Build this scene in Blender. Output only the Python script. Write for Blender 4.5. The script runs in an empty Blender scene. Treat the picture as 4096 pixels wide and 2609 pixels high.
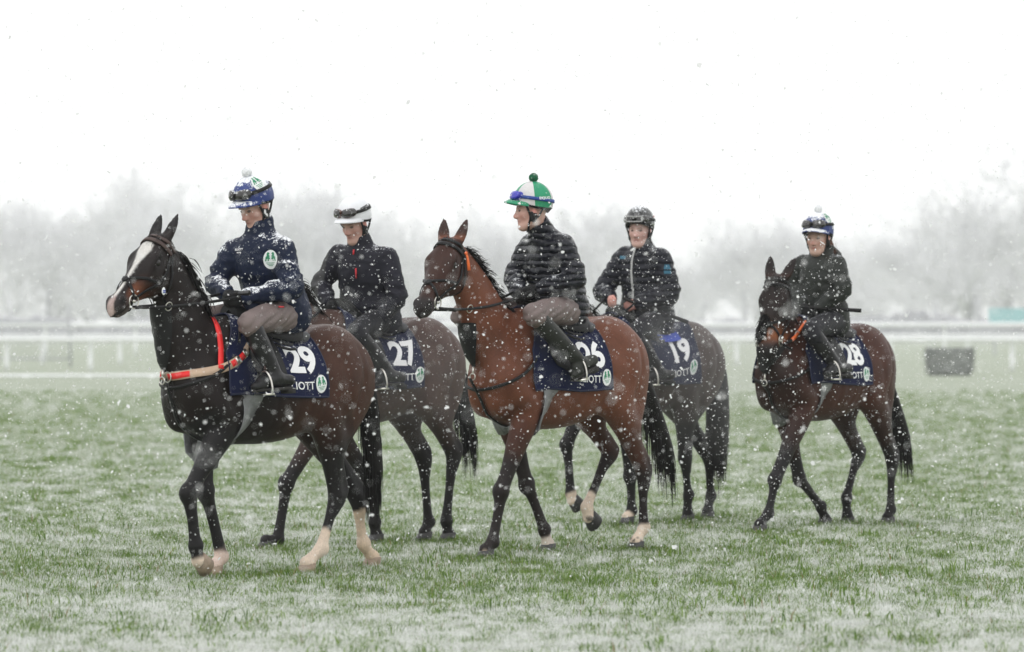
import bpy, math, random
import numpy as np
from mathutils import Vector, Matrix

# ------------------------------------------------------------------ camera, sky, sun, exposure
S = bpy.context.scene
ROOT = S.collection
PW, PH = 4096.0, 2609.0          # size of the photograph, the unit of every (u, v) below
F = 18480.0                      # focal length in photograph pixels (about 162 mm)
HY = 1335.0                      # row of the horizon
EYE = 1.46                       # camera height
cam_d = bpy.data.cameras.new('camera')
cam = bpy.data.objects.new('camera', cam_d)
ROOT.objects.link(cam)
S.camera = cam
cam.location = (0, 0, EYE)
cam.rotation_euler = (math.pi / 2, 0, 0)
cam_d.sensor_width = 36.0
cam_d.lens = 36.0 * F / PW
cam_d.shift_y = (HY - PH / 2) / PW
cam_d.clip_start = 0.5
cam_d.clip_end = 6000
cam_d.dof.use_dof = True
cam_d.dof.focus_distance = 28.6
APERTURE = 0.046                 # metres across the lens opening
cam_d.dof.aperture_fstop = cam_d.lens / 1000 / APERTURE

world = bpy.data.worlds.new('World')
S.world = world
world.use_nodes = True
wt = world.node_tree
wt.nodes.clear()
w_out = wt.nodes.new('ShaderNodeOutputWorld')
w_bg = wt.nodes.new('ShaderNodeBackground')
w_sky = wt.nodes.new('ShaderNodeTexSky')
w_sky.sky_type = 'NISHITA'
w_sky.sun_disc = False
SUN_EL, SUN_ROT = math.radians(48), math.radians(205)
w_sky.sun_elevation = SUN_EL
w_sky.sun_rotation = SUN_ROT
w_hs = wt.nodes.new('ShaderNodeHueSaturation')
w_hs.inputs['Saturation'].default_value = 0.12
w_mix = wt.nodes.new('ShaderNodeMix')
w_mix.data_type = 'RGBA'
w_mix.inputs[0].default_value = 0.88           # thick snow cloud over nearly all of the sky
w_mix.inputs[7].default_value = (11.5, 11.58, 11.62, 1)
wt.links.new(w_sky.outputs[0], w_hs.inputs['Color'])
wt.links.new(w_hs.outputs[0], w_mix.inputs[6])
wt.links.new(w_mix.outputs[2], w_bg.inputs['Color'])
w_bg.inputs['Strength'].default_value = 0.102
wt.links.new(w_bg.outputs[0], w_out.inputs['Surface'])

sun_d = bpy.data.lights.new('sun', 'SUN')
sun_d.energy = 0.6
sun_d.angle = math.radians(40)
sun_d.color = (1.0, 0.985, 0.96)
sun = bpy.data.objects.new('sun', sun_d)
ROOT.objects.link(sun)
sun.rotation_euler = (math.pi / 2 - SUN_EL, 0, math.pi - SUN_ROT)

S.view_settings.view_transform = 'Standard'
S.view_settings.look = 'None'
S.view_settings.exposure = 0.18
S.view_settings.gamma = 1.0
S.view_settings.use_curve_mapping = False
S.render.engine = 'CYCLES'
S.cycles.use_denoising = True
S.cycles.max_bounces = 6
S.cycles.diffuse_bounces = 3
S.cycles.glossy_bounces = 2
S.cycles.transmission_bounces = 3
S.cycles.transparent_max_bounces = 8
S.cycles.volume_bounces = 1
S.cycles.caustics_reflective = False
S.cycles.caustics_refractive = False
S.cycles.sample_clamp_indirect = 4.0

rng = np.random.default_rng(11)
random.seed(5)
A = np.array


def nrm(v):
    v = np.asarray(v, float)
    return v / (np.linalg.norm(v) + 1e-12)


# ------------------------------------------------------------------ noise in numpy
_lat = rng.random((32, 32, 32)).astype(np.float32)


def vnoise(P, scale=1.0, off=0.0):
    q = np.asarray(P, np.float32) * scale + off
    i = np.floor(q).astype(int)
    f = q - i
    f = f * f * (3 - 2 * f)
    i &= 31
    j = (i + 1) & 31
    x0, y0, z0 = i.T
    x1, y1, z1 = j.T
    fx, fy, fz = f.T
    c = lambda a, b, d: _lat[a, b, d]
    v = ((c(x0, y0, z0) * (1 - fx) + c(x1, y0, z0) * fx) * (1 - fy) + (c(x0, y1, z0) * (1 - fx) + c(x1, y1, z0) * fx) * fy) * (1 - fz) \
        + ((c(x0, y0, z1) * (1 - fx) + c(x1, y0, z1) * fx) * (1 - fy) + (c(x0, y1, z1) * (1 - fx) + c(x1, y1, z1) * fx) * fy) * fz
    return v


def fbm(P, scale=1.0, octv=3, off=0.0):
    a, t, s = 0.0, 0.0, 1.0
    for k in range(octv):
        a = a + s * vnoise(P, scale * 2 ** k, off + 7.3 * k)
        t += s
        s *= 0.5
    return a / t


def sstep(a, b, x):
    t = np.clip((x - a) / (b - a), 0, 1)
    return t * t * (3 - 2 * t)


# ------------------------------------------------------------------ distance fields on a box grid, meshed by surface nets
def catmull(pts, n=3):
    pts = [np.atleast_1d(np.asarray(p, float)) for p in pts]
    if len(pts) < 3 or n < 2:
        return A(pts)
    P = [2 * pts[0] - pts[1]] + pts + [2 * pts[-1] - pts[-2]]
    out = []
    for i in range(1, len(P) - 2):
        a, b, c, d = P[i - 1:i + 3]
        for k in range(n):
            t = k / n
            out.append(0.5 * (2 * b + (c - a) * t + (2 * a - 5 * b + 4 * c - d) * t * t + (3 * b - a - 3 * c + d) * t ** 3))
    out.append(pts[-1])
    return A(out)


class Field:
    def __init__(s, lo, hi, h, fine=None):
        ax = []
        for k in range(3):
            if fine and k == 2:                      # finer layers above the height fine[0]
                a = np.arange(lo[k], fine[0], h)
                b = np.arange(a[-1] + h, hi[k] + fine[1], fine[1])
                ax.append(np.concatenate([a, b]))
            else:
                ax.append(np.arange(lo[k], hi[k] + h, h))
        s.ax = [a.astype(np.float32) for a in ax]
        s.D = np.full([len(a) for a in ax], 0.5, np.float32)

    def win(s, lo, hi):
        sl = []
        for k in range(3):
            a = max(0, int(np.searchsorted(s.ax[k], lo[k])) - 1)
            b = min(len(s.ax[k]), int(np.searchsorted(s.ax[k], hi[k])) + 1)
            sl.append(slice(a, max(b, a)))
        return tuple(sl)

    def xyz(s, sl):
        return (s.ax[0][sl[0]][:, None, None], s.ax[1][sl[1]][None, :, None], s.ax[2][sl[2]][None, None, :])

    def blend(s, sl, d, k):
        a = s.D[sl]
        if a.size == 0:
            return
        if k <= 0:
            s.D[sl] = np.minimum(a, d)
        else:
            h = np.maximum(k - np.abs(a - d), 0) / k
            s.D[sl] = np.minimum(a, d) - h * h * k * 0.25

    def carve(s, sl, d, k):
        a = s.D[sl]
        if a.size == 0:
            return
        d = -d
        h = np.maximum(k - np.abs(a - d), 0) / k
        s.D[sl] = np.maximum(a, d) + h * h * k * 0.25

    def chain(s, pts, rad, k=0.03, side=None, flat=1.0, n=3, ripple=None, pad=0.06):
        """Tube through pts; rad the radius, made 1/flat as wide along the side vector."""
        m = len(pts)
        rad = list(np.broadcast_to(rad, m))
        flat = list(np.broadcast_to(flat, m))
        P = catmull(pts, n)
        R = catmull(rad, n)[:, 0] if len(rad) > 2 and n > 1 else A(rad)
        K = catmull(flat, n)[:, 0] if len(flat) > 2 and n > 1 else A(flat)
        mx = np.maximum(R, R / K)
        pd = pad + max(k, 0)
        lo = (P - mx[:, None]).min(0) - pd
        hi = (P + mx[:, None]).max(0) + pd
        W = s.win(lo, hi)
        if min(w.stop - w.start for w in W) <= 0:
            return
        T = np.full([w.stop - w.start for w in W], 0.5, np.float32)
        acc = 0.0
        for i in range(len(P) - 1):
            p, q = P[i], P[i + 1]
            L = np.linalg.norm(q - p)
            r0 = max(mx[i], mx[i + 1])
            w2 = s.win(np.minimum(p, q) - r0 - pd, np.maximum(p, q) + r0 + pd)
            w2 = tuple(slice(max(w2[c].start, W[c].start), max(w2[c].start, W[c].start, min(w2[c].stop, W[c].stop))) for c in range(3))
            sub = tuple(slice(w2[c].start - W[c].start, w2[c].stop - W[c].start) for c in range(3))
            if min(w.stop - w.start for w in w2) <= 0:
                acc += L
                continue
            X, Y, Z = s.xyz(w2)
            ax = (q - p) / max(L, 1e-9)
            x, y, z = X - np.float32(p[0]), Y - np.float32(p[1]), Z - np.float32(p[2])
            t = np.clip((x * np.float32(ax[0]) + y * np.float32(ax[1]) + z * np.float32(ax[2])) / np.float32(max(L, 1e-9)), 0, 1)
            tl = t * np.float32(L)
            x = x - tl * np.float32(ax[0])
            y = y - tl * np.float32(ax[1])
            z = z - tl * np.float32(ax[2])
            d2 = x * x + y * y + z * z
            if side is not None:
                u = A(side, float)
                u = nrm(u - ax * (u @ ax))
                du = x * np.float32(u[0]) + y * np.float32(u[1]) + z * np.float32(u[2])
                kk = np.float32(K[i]) + np.float32(K[i + 1] - K[i]) * t
                d2 = d2 + du * du * (kk * kk - 1)
                gain = np.minimum(1.0, 1.0 / np.maximum(kk, 1e-3))
            else:
                gain = 1.0
            d = np.sqrt(np.maximum(d2, 0)) - (np.float32(R[i]) + np.float32(R[i + 1] - R[i]) * t)
            if side is not None:
                d = d * np.where(kk > 1, 1 / kk, 1)
            if ripple:
                d = d - np.float32(ripple[0]) * np.abs(np.sin((acc + tl) * np.float32(math.pi / ripple[1])))
            T[sub] = np.minimum(T[sub], d)
            acc += L
        s.blend(W, T, k)

    def ell(s, c, r, k=0.02, M=None, carve=False):
        """Ellipsoid of half axes r in the frame M (columns are the axes)."""
        c = A(c, float)
        r = A(np.broadcast_to(r, 3), float)
        mr = r.max() + k + 0.03
        W = s.win(c - mr, c + mr)
        X, Y, Z = s.xyz(W)
        x, y, z = X - np.float32(c[0]), Y - np.float32(c[1]), Z - np.float32(c[2])
        M = np.eye(3) if M is None else M
        q = [(x * np.float32(M[0, i]) + y * np.float32(M[1, i]) + z * np.float32(M[2, i])) / np.float32(r[i]) for i in range(3)]
        g = np.sqrt(q[0] ** 2 + q[1] ** 2 + q[2] ** 2)
        g2 = np.sqrt((q[0] / r[0]) ** 2 + (q[1] / r[1]) ** 2 + (q[2] / r[2]) ** 2) + 1e-6
        d = (g * (g - 1) / g2).astype(np.float32)
        (s.carve if carve else s.blend)(W, d, k)

    def sample(s, P):
        P = np.asarray(P, np.float32)
        idx, fr = [], []
        for k in range(3):
            a = s.ax[k]
            i = np.clip(np.searchsorted(a, P[:, k]) - 1, 0, len(a) - 2)
            idx.append(i)
            fr.append(np.clip((P[:, k] - a[i]) / (a[i + 1] - a[i]), 0, 1))
        i, j, k = idx
        a, b, c = fr
        D = s.D
        return ((D[i, j, k] * (1 - a) + D[i + 1, j, k] * a) * (1 - b) + (D[i, j + 1, k] * (1 - a) + D[i + 1, j + 1, k] * a) * b) * (1 - c) \
            + ((D[i, j, k + 1] * (1 - a) + D[i + 1, j, k + 1] * a) * (1 - b) + (D[i, j + 1, k + 1] * (1 - a) + D[i + 1, j + 1, k + 1] * a) * b) * c

    def cast(s, o, d, tmax=0.7, n=140, tmin=0.0):
        """Outermost surface point along each ray o + t d, searched from tmax inwards."""
        o = np.atleast_2d(A(o, float))
        d = np.atleast_2d(A(d, float))
        o, d = np.broadcast_arrays(o, d)
        d = d / np.linalg.norm(d, axis=1, keepdims=True)
        ts = np.linspace(tmax, tmin, n)
        V = np.stack([s.sample(o + d * t) for t in ts], 1)
        ins = V < 0
        first = np.argmax(ins, 1)
        none = ~ins.any(1)
        first = np.maximum(first, 1)
        r = np.arange(len(o))
        v0, v1 = V[r, first - 1], V[r, first]
        f = np.clip(v0 / np.where(np.abs(v0 - v1) < 1e-9, 1, v0 - v1), 0, 1)
        t = ts[first - 1] + (ts[first] - ts[first - 1]) * f
        t = np.where(none, 0.02, t)
        return o + d * t[:, None]

    def normal(s, P, e=0.012):
        P = np.asarray(P, float)
        g = np.stack([s.sample(P + A(v) * e) - s.sample(P - A(v) * e) for v in ((1, 0, 0), (0, 1, 0), (0, 0, 1))], 1)
        return g / (np.linalg.norm(g, axis=1, keepdims=True) + 1e-9)

    def mesh(s):
        D = s.D
        ins = D < 0
        n = [x - 1 for x in D.shape]
        cnt = np.zeros(n, np.int8)
        off = [(a, b, c) for a in (0, 1) for b in (0, 1) for c in (0, 1)]
        for a, b, c in off:
            cnt += ins[a:a + n[0], b:b + n[1], c:c + n[2]]
        act = np.argwhere((cnt > 0) & (cnt < 8))
        i, j, k = act.T
        val = {o: D[i + o[0], j + o[1], k + o[2]] for o in off}
        sm = np.zeros((len(act), 3))
        ct = np.zeros(len(act))
        for o in off:
            for a in range(3):
                if o[a] == 0:
                    q = list(o)
                    q[a] = 1
                    v0, v1 = val[o], val[tuple(q)]
                    m = (v0 < 0) != (v1 < 0)
                    t = np.where(m, v0 / np.where(m, v0 - v1, 1), 0)
                    p = np.tile(A(o, float), (len(act), 1))
                    p[:, a] = t
                    sm += p * m[:, None]
                    ct += m
        loc = sm / ct[:, None]
        V = np.empty((len(act), 3))
        for a in range(3):
            ax = s.ax[a].astype(float)
            b = act[:, a]
            V[:, a] = ax[b] + (ax[b + 1] - ax[b]) * loc[:, a]
        idm = np.full(n, -1, np.int32)
        idm[i, j, k] = np.arange(len(act))
        quads = []
        for a in range(3):
            b, c = (a + 1) % 3, (a + 2) % 3
            s0 = [slice(None)] * 3
            s1 = [slice(None)] * 3
            s0[a] = slice(0, -1)
            s1[a] = slice(1, None)
            A0, A1 = ins[tuple(s0)], ins[tuple(s1)]
            e = np.argwhere(A0 != A1)
            e = e[(e[:, b] > 0) & (e[:, c] > 0) & (e[:, b] < n[b]) & (e[:, c] < n[c])]
            ix = []
            for db, dc in ((-1, -1), (0, -1), (0, 0), (-1, 0)):
                q = e.copy()
                q[:, b] += db
                q[:, c] += dc
                ix.append(idm[q[:, 0], q[:, 1], q[:, 2]])
            Q = np.stack(ix, 1)
            flip = ~A0[e[:, 0], e[:, 1], e[:, 2]]
            Q[flip] = Q[flip][:, ::-1]
            quads.append(Q)
        Q = np.concatenate(quads)
        Q = Q[(Q >= 0).all(1)]
        return V, Q


def smooth_mesh(V, Q, it=2, f=0.5):
    n = len(V)
    for _ in range(it):
        acc = np.zeros_like(V)
        ct = np.zeros(n)
        for a, b in ((0, 1), (1, 2), (2, 3), (3, 0)):
            for x, y in ((a, b), (b, a)):
                for c in range(3):
                    acc[:, c] += np.bincount(Q[:, x], V[Q[:, y], c], n)
                ct += np.bincount(Q[:, x], minlength=n)
        V = V + f * (acc / np.maximum(ct, 1)[:, None] - V)
    return V


def vert_normals(V, Q):
    fn = np.cross(V[Q[:, 2]] - V[Q[:, 0]], V[Q[:, 3]] - V[Q[:, 1]])
    N = np.zeros_like(V)
    for k in range(4):
        for c in range(3):
            N[:, c] += np.bincount(Q[:, k], fn[:, c], len(V))
    return N / (np.linalg.norm(N, axis=1, keepdims=True) + 1e-12)


# ------------------------------------------------------------------ objects
def make_mesh(name, V, faces, mats=None, col=None, smooth=True, midx=None):
    """faces: (n,k) array or list of arrays of different widths."""
    me = bpy.data.meshes.new(name)
    V = np.asarray(V, np.float32)
    fl = faces if isinstance(faces, list) else [faces]
    fl = [np.asarray(f, np.int32) for f in fl if len(f)]
    me.vertices.add(len(V))
    me.vertices.foreach_set('co', V.ravel())
    nl = sum(f.size for f in fl)
    npoly = sum(len(f) for f in fl)
    me.loops.add(nl)
    me.polygons.add(npoly)
    me.loops.foreach_set('vertex_index', np.concatenate([f.ravel() for f in fl]))
    st, o = [], 0
    for f in fl:
        st.append(o + np.arange(len(f)) * f.shape[1])
        o += f.size
    me.polygons.foreach_set('loop_start', np.concatenate(st).astype(np.int32))
    if midx is not None:
        me.polygons.foreach_set('material_index', np.asarray(midx, np.int32))
    me.polygons.foreach_set('use_smooth', np.full(npoly, smooth))
    me.update(calc_edges=True)
    me.validate()
    if col is not None:
        at = me.color_attributes.new('Col', 'FLOAT_COLOR', 'POINT')
        c = np.ones((len(V), 4), np.float32)
        c[:, :3] = col
        at.data.foreach_set('color', c.ravel())
    for m in (mats if isinstance(mats, (list, tuple)) else [mats] if mats else []):
        me.materials.append(m)
    return me


def obj(name, me, parent=None, loc=(0, 0, 0), rz=0.0):
    o = bpy.data.objects.new(name, me)
    ROOT.objects.link(o)
    o.location = loc
    o.rotation_euler = (0, 0, rz)
    if parent is not None:
        o.parent = parent
    return o


def thing(name, label, cat, loc=(0, 0, 0), rz=0.0, group=None):
    o = obj(name, None, None, loc, rz)
    o['label'] = label
    o['category'] = cat
    if group:
        o['group'] = group
    o.empty_display_size = 0.2
    return o


def tag(o, label=None, cat=None, group=None, kind=None):
    for k, v in (('label', label), ('category', cat), ('group', group), ('kind', kind)):
        if v:
            o[k] = v
    return o


class MB:
    """Collects simple shapes into one mesh."""
    def __init__(s):
        s.V, s.F3, s.F4, s.m3, s.m4, s.n = [], [], [], [], [], 0
        s.C = []

    def add(s, V, f3=None, f4=None, mi=0, col=None):
        V = np.asarray(V, float).reshape(-1, 3)
        if f3 is not None and len(f3):
            s.F3.append(np.asarray(f3) + s.n)
            s.m3.append(np.full(len(f3), mi))
        if f4 is not None and len(f4):
            s.F4.append(np.asarray(f4) + s.n)
            s.m4.append(np.full(len(f4), mi))
        s.V.append(V)
        s.C.append(np.tile(A(col if col is not None else (1, 1, 1), float), (len(V), 1)))
        s.n += len(V)

    def grid(s, P, closed=False, mi=0, flip=False, capped=False, col=None):
        P = np.asarray(P, float)
        a, b = P.shape[:2]
        ii = np.arange(a * b).reshape(a, b)
        if closed:
            jj = np.roll(ii, -1, 1)
            q = np.stack([ii[:-1], jj[:-1], jj[1:], ii[1:]], -1).reshape(-1, 4)
        else:
            q = np.stack([ii[:-1, :-1], ii[:-1, 1:], ii[1:, 1:], ii[1:, :-1]], -1).reshape(-1, 4)
        if flip:
            q = q[:, ::-1]
        V = P.reshape(-1, 3)
        f3 = []
        if capped:
            V = np.concatenate([V, [P[0].mean(0)], [P[-1].mean(0)]])
            for k in range(b):
                k2 = (k + 1) % b
                t1, t2 = [a * b, ii[0, k2], ii[0, k]], [a * b + 1, ii[-1, k], ii[-1, k2]]
                f3 += [t1[::-1], t2[::-1]] if flip else [t1, t2]
        s.add(V, f3, q, mi, col)

    def tube(s, pts, r, n=6, mi=0, cap=True, sub=1, col=None):
        P = catmull(pts, sub) if sub > 1 else A(pts, float)
        rr = np.broadcast_to(r, len(pts))
        rr = catmull(list(rr), sub)[:, 0] if sub > 1 and len(pts) > 2 else np.interp(np.linspace(0, 1, len(P)), np.linspace(0, 1, len(rr)), rr)
        rings = []
        t = np.gradient(P, axis=0)
        ref = A((0, 0, 1.0)) if abs(nrm(t[0])[2]) < 0.9 else A((1.0, 0, 0))
        for p, d, r_ in zip(P, t, rr):
            d = nrm(d)
            u = nrm(np.cross(ref, d))
            v = np.cross(d, u)
            ref = v
            an = np.arange(n) * 2 * math.pi / n
            rings.append(p + r_ * (np.cos(an)[:, None] * u + np.sin(an)[:, None] * v))
        s.grid(A(rings), closed=True, mi=mi, capped=cap, col=col)

    def strap(s, P, N, w, t=0.004, mi=0, closed=False, col=None):
        """Flat strap along P lying with its face along the normals N."""
        P, N = A(P, float), A(N, float)
        T = np.gradient(P, axis=0)
        if closed:
            T = np.roll(P, -1, 0) - np.roll(P, 1, 0)
        T /= np.linalg.norm(T, axis=1, keepdims=True) + 1e-9
        B = np.cross(T, N)
        B /= np.linalg.norm(B, axis=1, keepdims=True) + 1e-9
        w = np.broadcast_to(w, len(P))[:, None] / 2
        R = np.stack([P - B * w, P - B * w + N * t, P + B * w + N * t, P + B * w], 1)
        if closed:
            R = np.concatenate([R, R[:1]])
        s.grid(R, closed=True, mi=mi, capped=not closed, col=col)

    def box(s, c, h, M=None, mi=0, col=None):
        c, h = A(c, float), A(h, float)
        V = A([(x, y, z) for x in (-1, 1) for y in (-1, 1) for z in (-1, 1)], float) * h
        if M is not None:
            V = V @ A(M).T
        s.add(V + c, None, [(0, 1, 3, 2), (4, 6, 7, 5), (0, 4, 5, 1), (2, 3, 7, 6), (0, 2, 6, 4), (1, 5, 7, 3)], mi, col)

    def ball(s, c, r, M=None, nu=10, nv=7, mi=0, col=None):
        r = np.broadcast_to(r, 3)
        th = np.linspace(0.001, math.pi - 0.001, nv)
        ph = np.arange(nu) * 2 * math.pi / nu
        P = np.stack([np.outer(np.sin(th), np.cos(ph)) * r[0], np.outer(np.sin(th), np.sin(ph)) * r[1], np.outer(np.cos(th), np.ones(nu)) * r[2]], -1)
        if M is not None:
            P = P @ A(M).T
        s.grid(P + A(c), closed=True, mi=mi, flip=True, col=col)

    def torus(s, c, u, v, R, r, n=18, m=6, mi=0, col=None):
        u, v = nrm(u), nrm(v)
        w = np.cross(u, v)
        a = np.arange(n) * 2 * math.pi / n
        b = np.arange(m) * 2 * math.pi / m
        rd = np.cos(a)[:, None, None] * u + np.sin(a)[:, None, None] * v
        P = A(c) + rd * (R + r * np.cos(b))[None, :, None] + w * (r * np.sin(b))[None, :, None]
        P = np.concatenate([P, P[:1]])
        s.grid(P, closed=True, mi=mi, flip=True, col=col)

    def mesh(s, name, mats, smooth=True, col=False):
        V = np.concatenate(s.V)
        fl, mi = [], []
        if s.F3:
            fl.append(np.concatenate(s.F3))
            mi.append(np.concatenate(s.m3))
        if s.F4:
            fl.append(np.concatenate(s.F4))
            mi.append(np.concatenate(s.m4))
        return make_mesh(name, V, fl, mats, np.concatenate(s.C) if col else None, smooth, np.concatenate(mi))

    def build(s, name, mats, parent=None, smooth=True, loc=(0, 0, 0), col=False):
        return obj(name, s.mesh(name, mats, smooth, col), parent, loc)


# ------------------------------------------------------------------ materials
def pmat(name, base=(0.5, 0.5, 0.5), rough=0.6, attr=False, var=0.15, vscale=8.0, bump=0.0, bscale=60.0, stretch=(1, 1, 1),
         snow=0.0, snow_scale=35.0, spec=0.5, metal=0.0, sheen=0.0, coat=0.0, alpha=None, trans=0.0, rvar=0.0, fine=0.0, fscale=130, quilt=0.0):
    m = bpy.data.materials.new(name)
    m.use_nodes = True
    t = m.node_tree
    N, L = t.nodes, t.links
    b = N['Principled BSDF']
    b.inputs['Roughness'].default_value = rough
    b.inputs['Specular IOR Level'].default_value = spec
    b.inputs['Metallic'].default_value = metal
    b.inputs['Sheen Weight'].default_value = sheen
    b.inputs['Coat Weight'].default_value = coat
    if trans:
        b.inputs['Transmission Weight'].default_value = trans
    tc = N.new('ShaderNodeTexCoord')
    mp = N.new('ShaderNodeMapping')
    mp.inputs['Scale'].default_value = stretch
    L.new(tc.outputs['Object'], mp.inputs[0])
    if attr:
        at = N.new('ShaderNodeAttribute')
        at.attribute_name = 'Col'
        src = at.outputs['Color']
    else:
        rgb = N.new('ShaderNodeRGB')
        rgb.outputs[0].default_value = (*base, 1)
        src = rgb.outputs[0]
    if var:
        nz = N.new('ShaderNodeTexNoise')
        nz.inputs['Scale'].default_value = vscale
        nz.inputs['Detail'].default_value = 6
        nz.inputs['Roughness'].default_value = 0.65
        L.new(mp.outputs[0], nz.inputs['Vector'])
        mr = N.new('ShaderNodeMapRange')
        mr.inputs['From Min'].default_value = 0.25
        mr.inputs['From Max'].default_value = 0.75
        mr.inputs['To Min'].default_value = 1 - var
        mr.inputs['To Max'].default_value = 1 + var
        L.new(nz.outputs['Fac'], mr.inputs['Value'])
        mx = N.new('ShaderNodeVectorMath')
        mx.operation = 'SCALE'
        L.new(src, mx.inputs[0])
        L.new(mr.outputs[0], mx.inputs['Scale'])
        src = mx.outputs[0]
        if fine:
            nf = N.new('ShaderNodeTexNoise')
            nf.inputs['Scale'].default_value = fscale
            nf.inputs['Detail'].default_value = 4
            nf.inputs['Distortion'].default_value = 1.5
            L.new(mp.outputs[0], nf.inputs['Vector'])
            mf = N.new('ShaderNodeMapRange')
            mf.inputs['From Min'].default_value = 0.3
            mf.inputs['From Max'].default_value = 0.7
            mf.inputs['To Min'].default_value = 1 - fine
            mf.inputs['To Max'].default_value = 1 + fine
            L.new(nf.outputs['Fac'], mf.inputs['Value'])
            mx2 = N.new('ShaderNodeVectorMath')
            mx2.operation = 'SCALE'
            L.new(src, mx2.inputs[0])
            L.new(mf.outputs[0], mx2.inputs['Scale'])
            src = mx2.outputs[0]
        if rvar:
            rr = N.new('ShaderNodeMapRange')
            rr.inputs['To Min'].default_value = rough - rvar
            rr.inputs['To Max'].default_value = rough + rvar
            L.new(nz.outputs['Fac'], rr.inputs['Value'])
            L.new(rr.outputs[0], b.inputs['Roughness'])
    nrm_out = None
    if bump:
        n2 = N.new('ShaderNodeTexNoise')
        n2.inputs['Scale'].default_value = bscale
        n2.inputs['Detail'].default_value = 5
        L.new(mp.outputs[0], n2.inputs['Vector'])
        bp = N.new('ShaderNodeBump')
        bp.inputs['Strength'].default_value = bump
        bp.inputs['Distance'].default_value = 0.02
        L.new(n2.outputs['Fac'], bp.inputs['Height'])
        nrm_out = bp.outputs[0]
        if quilt:                          # stitched horizontal channels with a soft bulge between them
            sq = N.new('ShaderNodeSeparateXYZ')
            L.new(tc.outputs['Object'], sq.inputs[0])
            nq = N.new('ShaderNodeTexNoise')
            nq.inputs['Scale'].default_value = 9
            nq.inputs['Detail'].default_value = 3
            L.new(tc.outputs['Object'], nq.inputs['Vector'])
            mq = N.new('ShaderNodeMath')
            mq.operation = 'MULTIPLY_ADD'
            L.new(nq.outputs['Fac'], mq.inputs[0])
            mq.inputs[1].default_value = .05
            L.new(sq.outputs['Z'], mq.inputs[2])
            m2 = N.new('ShaderNodeMath')
            m2.operation = 'MULTIPLY'
            m2.inputs[1].default_value = math.pi / quilt
            L.new(mq.outputs[0], m2.inputs[0])
            m3 = N.new('ShaderNodeMath')
            m3.operation = 'SINE'
            L.new(m2.outputs[0], m3.inputs[0])
            m4 = N.new('ShaderNodeMath')
            m4.operation = 'ABSOLUTE'
            L.new(m3.outputs[0], m4.inputs[0])
            m5 = N.new('ShaderNodeMath')
            m5.operation = 'POWER'
            m5.inputs[1].default_value = .6
            L.new(m4.outputs[0], m5.inputs[0])
            b2 = N.new('ShaderNodeBump')
            b2.inputs['Strength'].default_value = .7
            b2.inputs['Distance'].default_value = .022
            L.new(m5.outputs[0], b2.inputs['Height'])
            L.new(nrm_out, b2.inputs['Normal'])
            nrm_out = b2.outputs[0]
        L.new(nrm_out, b.inputs['Normal'])
    if snow > 0:
        ge = N.new('ShaderNodeNewGeometry')
        sp = N.new('ShaderNodeSeparateXYZ')
        L.new(ge.outputs['Normal'], sp.inputs[0])
        n3 = N.new('ShaderNodeTexNoise')
        n3.inputs['Scale'].default_value = snow_scale
        n3.inputs['Detail'].default_value = 7
        n3.inputs['Roughness'].default_value = 0.7
        L.new(tc.outputs['Object'], n3.inputs['Vector'])
        n4 = N.new('ShaderNodeTexNoise')
        n4.inputs['Scale'].default_value = snow_scale * 0.22
        n4.inputs['Detail'].default_value = 3
        L.new(tc.outputs['Object'], n4.inputs['Vector'])
        a1 = N.new('ShaderNodeMath')
        a1.operation = 'MULTIPLY_ADD'
        L.new(sp.outputs['Z'], a1.inputs[0])
        a1.inputs[1].default_value = 0.30
        L.new(n3.outputs['Fac'], a1.inputs[2])
        a2 = N.new('ShaderNodeMath')
        a2.operation = 'MULTIPLY_ADD'
        L.new(n4.outputs['Fac'], a2.inputs[0])
        a2.inputs[1].default_value = 0.55
        L.new(a1.outputs[0], a2.inputs[2])
        mr2 = N.new('ShaderNodeMapRange')
        th = 1.20 - 0.35 * snow
        mr2.inputs['From Min'].default_value = th
        mr2.inputs['From Max'].default_value = th + 0.10
        L.new(a2.outputs[0], mr2.inputs['Value'])
        ms = N.new('ShaderNodeMix')
        ms.data_type = 'RGBA'
        L.new(mr2.outputs[0], ms.inputs[0])
        L.new(src, ms.inputs[6])
        ms.inputs[7].default_value = (0.82, 0.84, 0.87, 1)
        src = ms.outputs[2]
    L.new(src, b.inputs['Base Color'])
    return m


# ------------------------------------------------------------------ frames: a horse stands at o, turned th towards the camera
class Frame:
    def __init__(s, u0, dist, th):
        s.o = A(((u0 - PW / 2) / F * dist, dist, 0.0))
        s.th = math.radians(th)
        s.rz = math.pi + s.th
        c, n = math.cos(s.rz), math.sin(s.rz)
        s.R = A(((c, -n, 0), (n, c, 0), (0, 0, 1)))

    def at(s, u, v, y):
        """Where the line of sight through (u, v) meets the plane y of the horse."""
        d = s.R.T @ A(((u - PW / 2) / F, 1.0, -(v - HY) / F))
        c = s.R.T @ (A((0, 0, EYE)) - s.o)
        return c + d * ((y - c[1]) / d[1])

    def foot(s, u, y, z=0.0):
        """Point of the plane y at height z in the picture column u."""
        lo, hi = -2.0, 2.0
        f = lambda x: (lambda p: PW / 2 + F * p[0] / p[1] - u)(s.o + s.R @ A((x, y, z)))
        for _ in range(40):
            m = (lo + hi) / 2
            if f(lo) * f(m) <= 0:
                hi = m
            else:
                lo = m
        return A(((lo + hi) / 2, y, z))

    def dirn(s, dx, dy, dz):
        return nrm(s.R.T @ A((dx, dy, dz), float))

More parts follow.
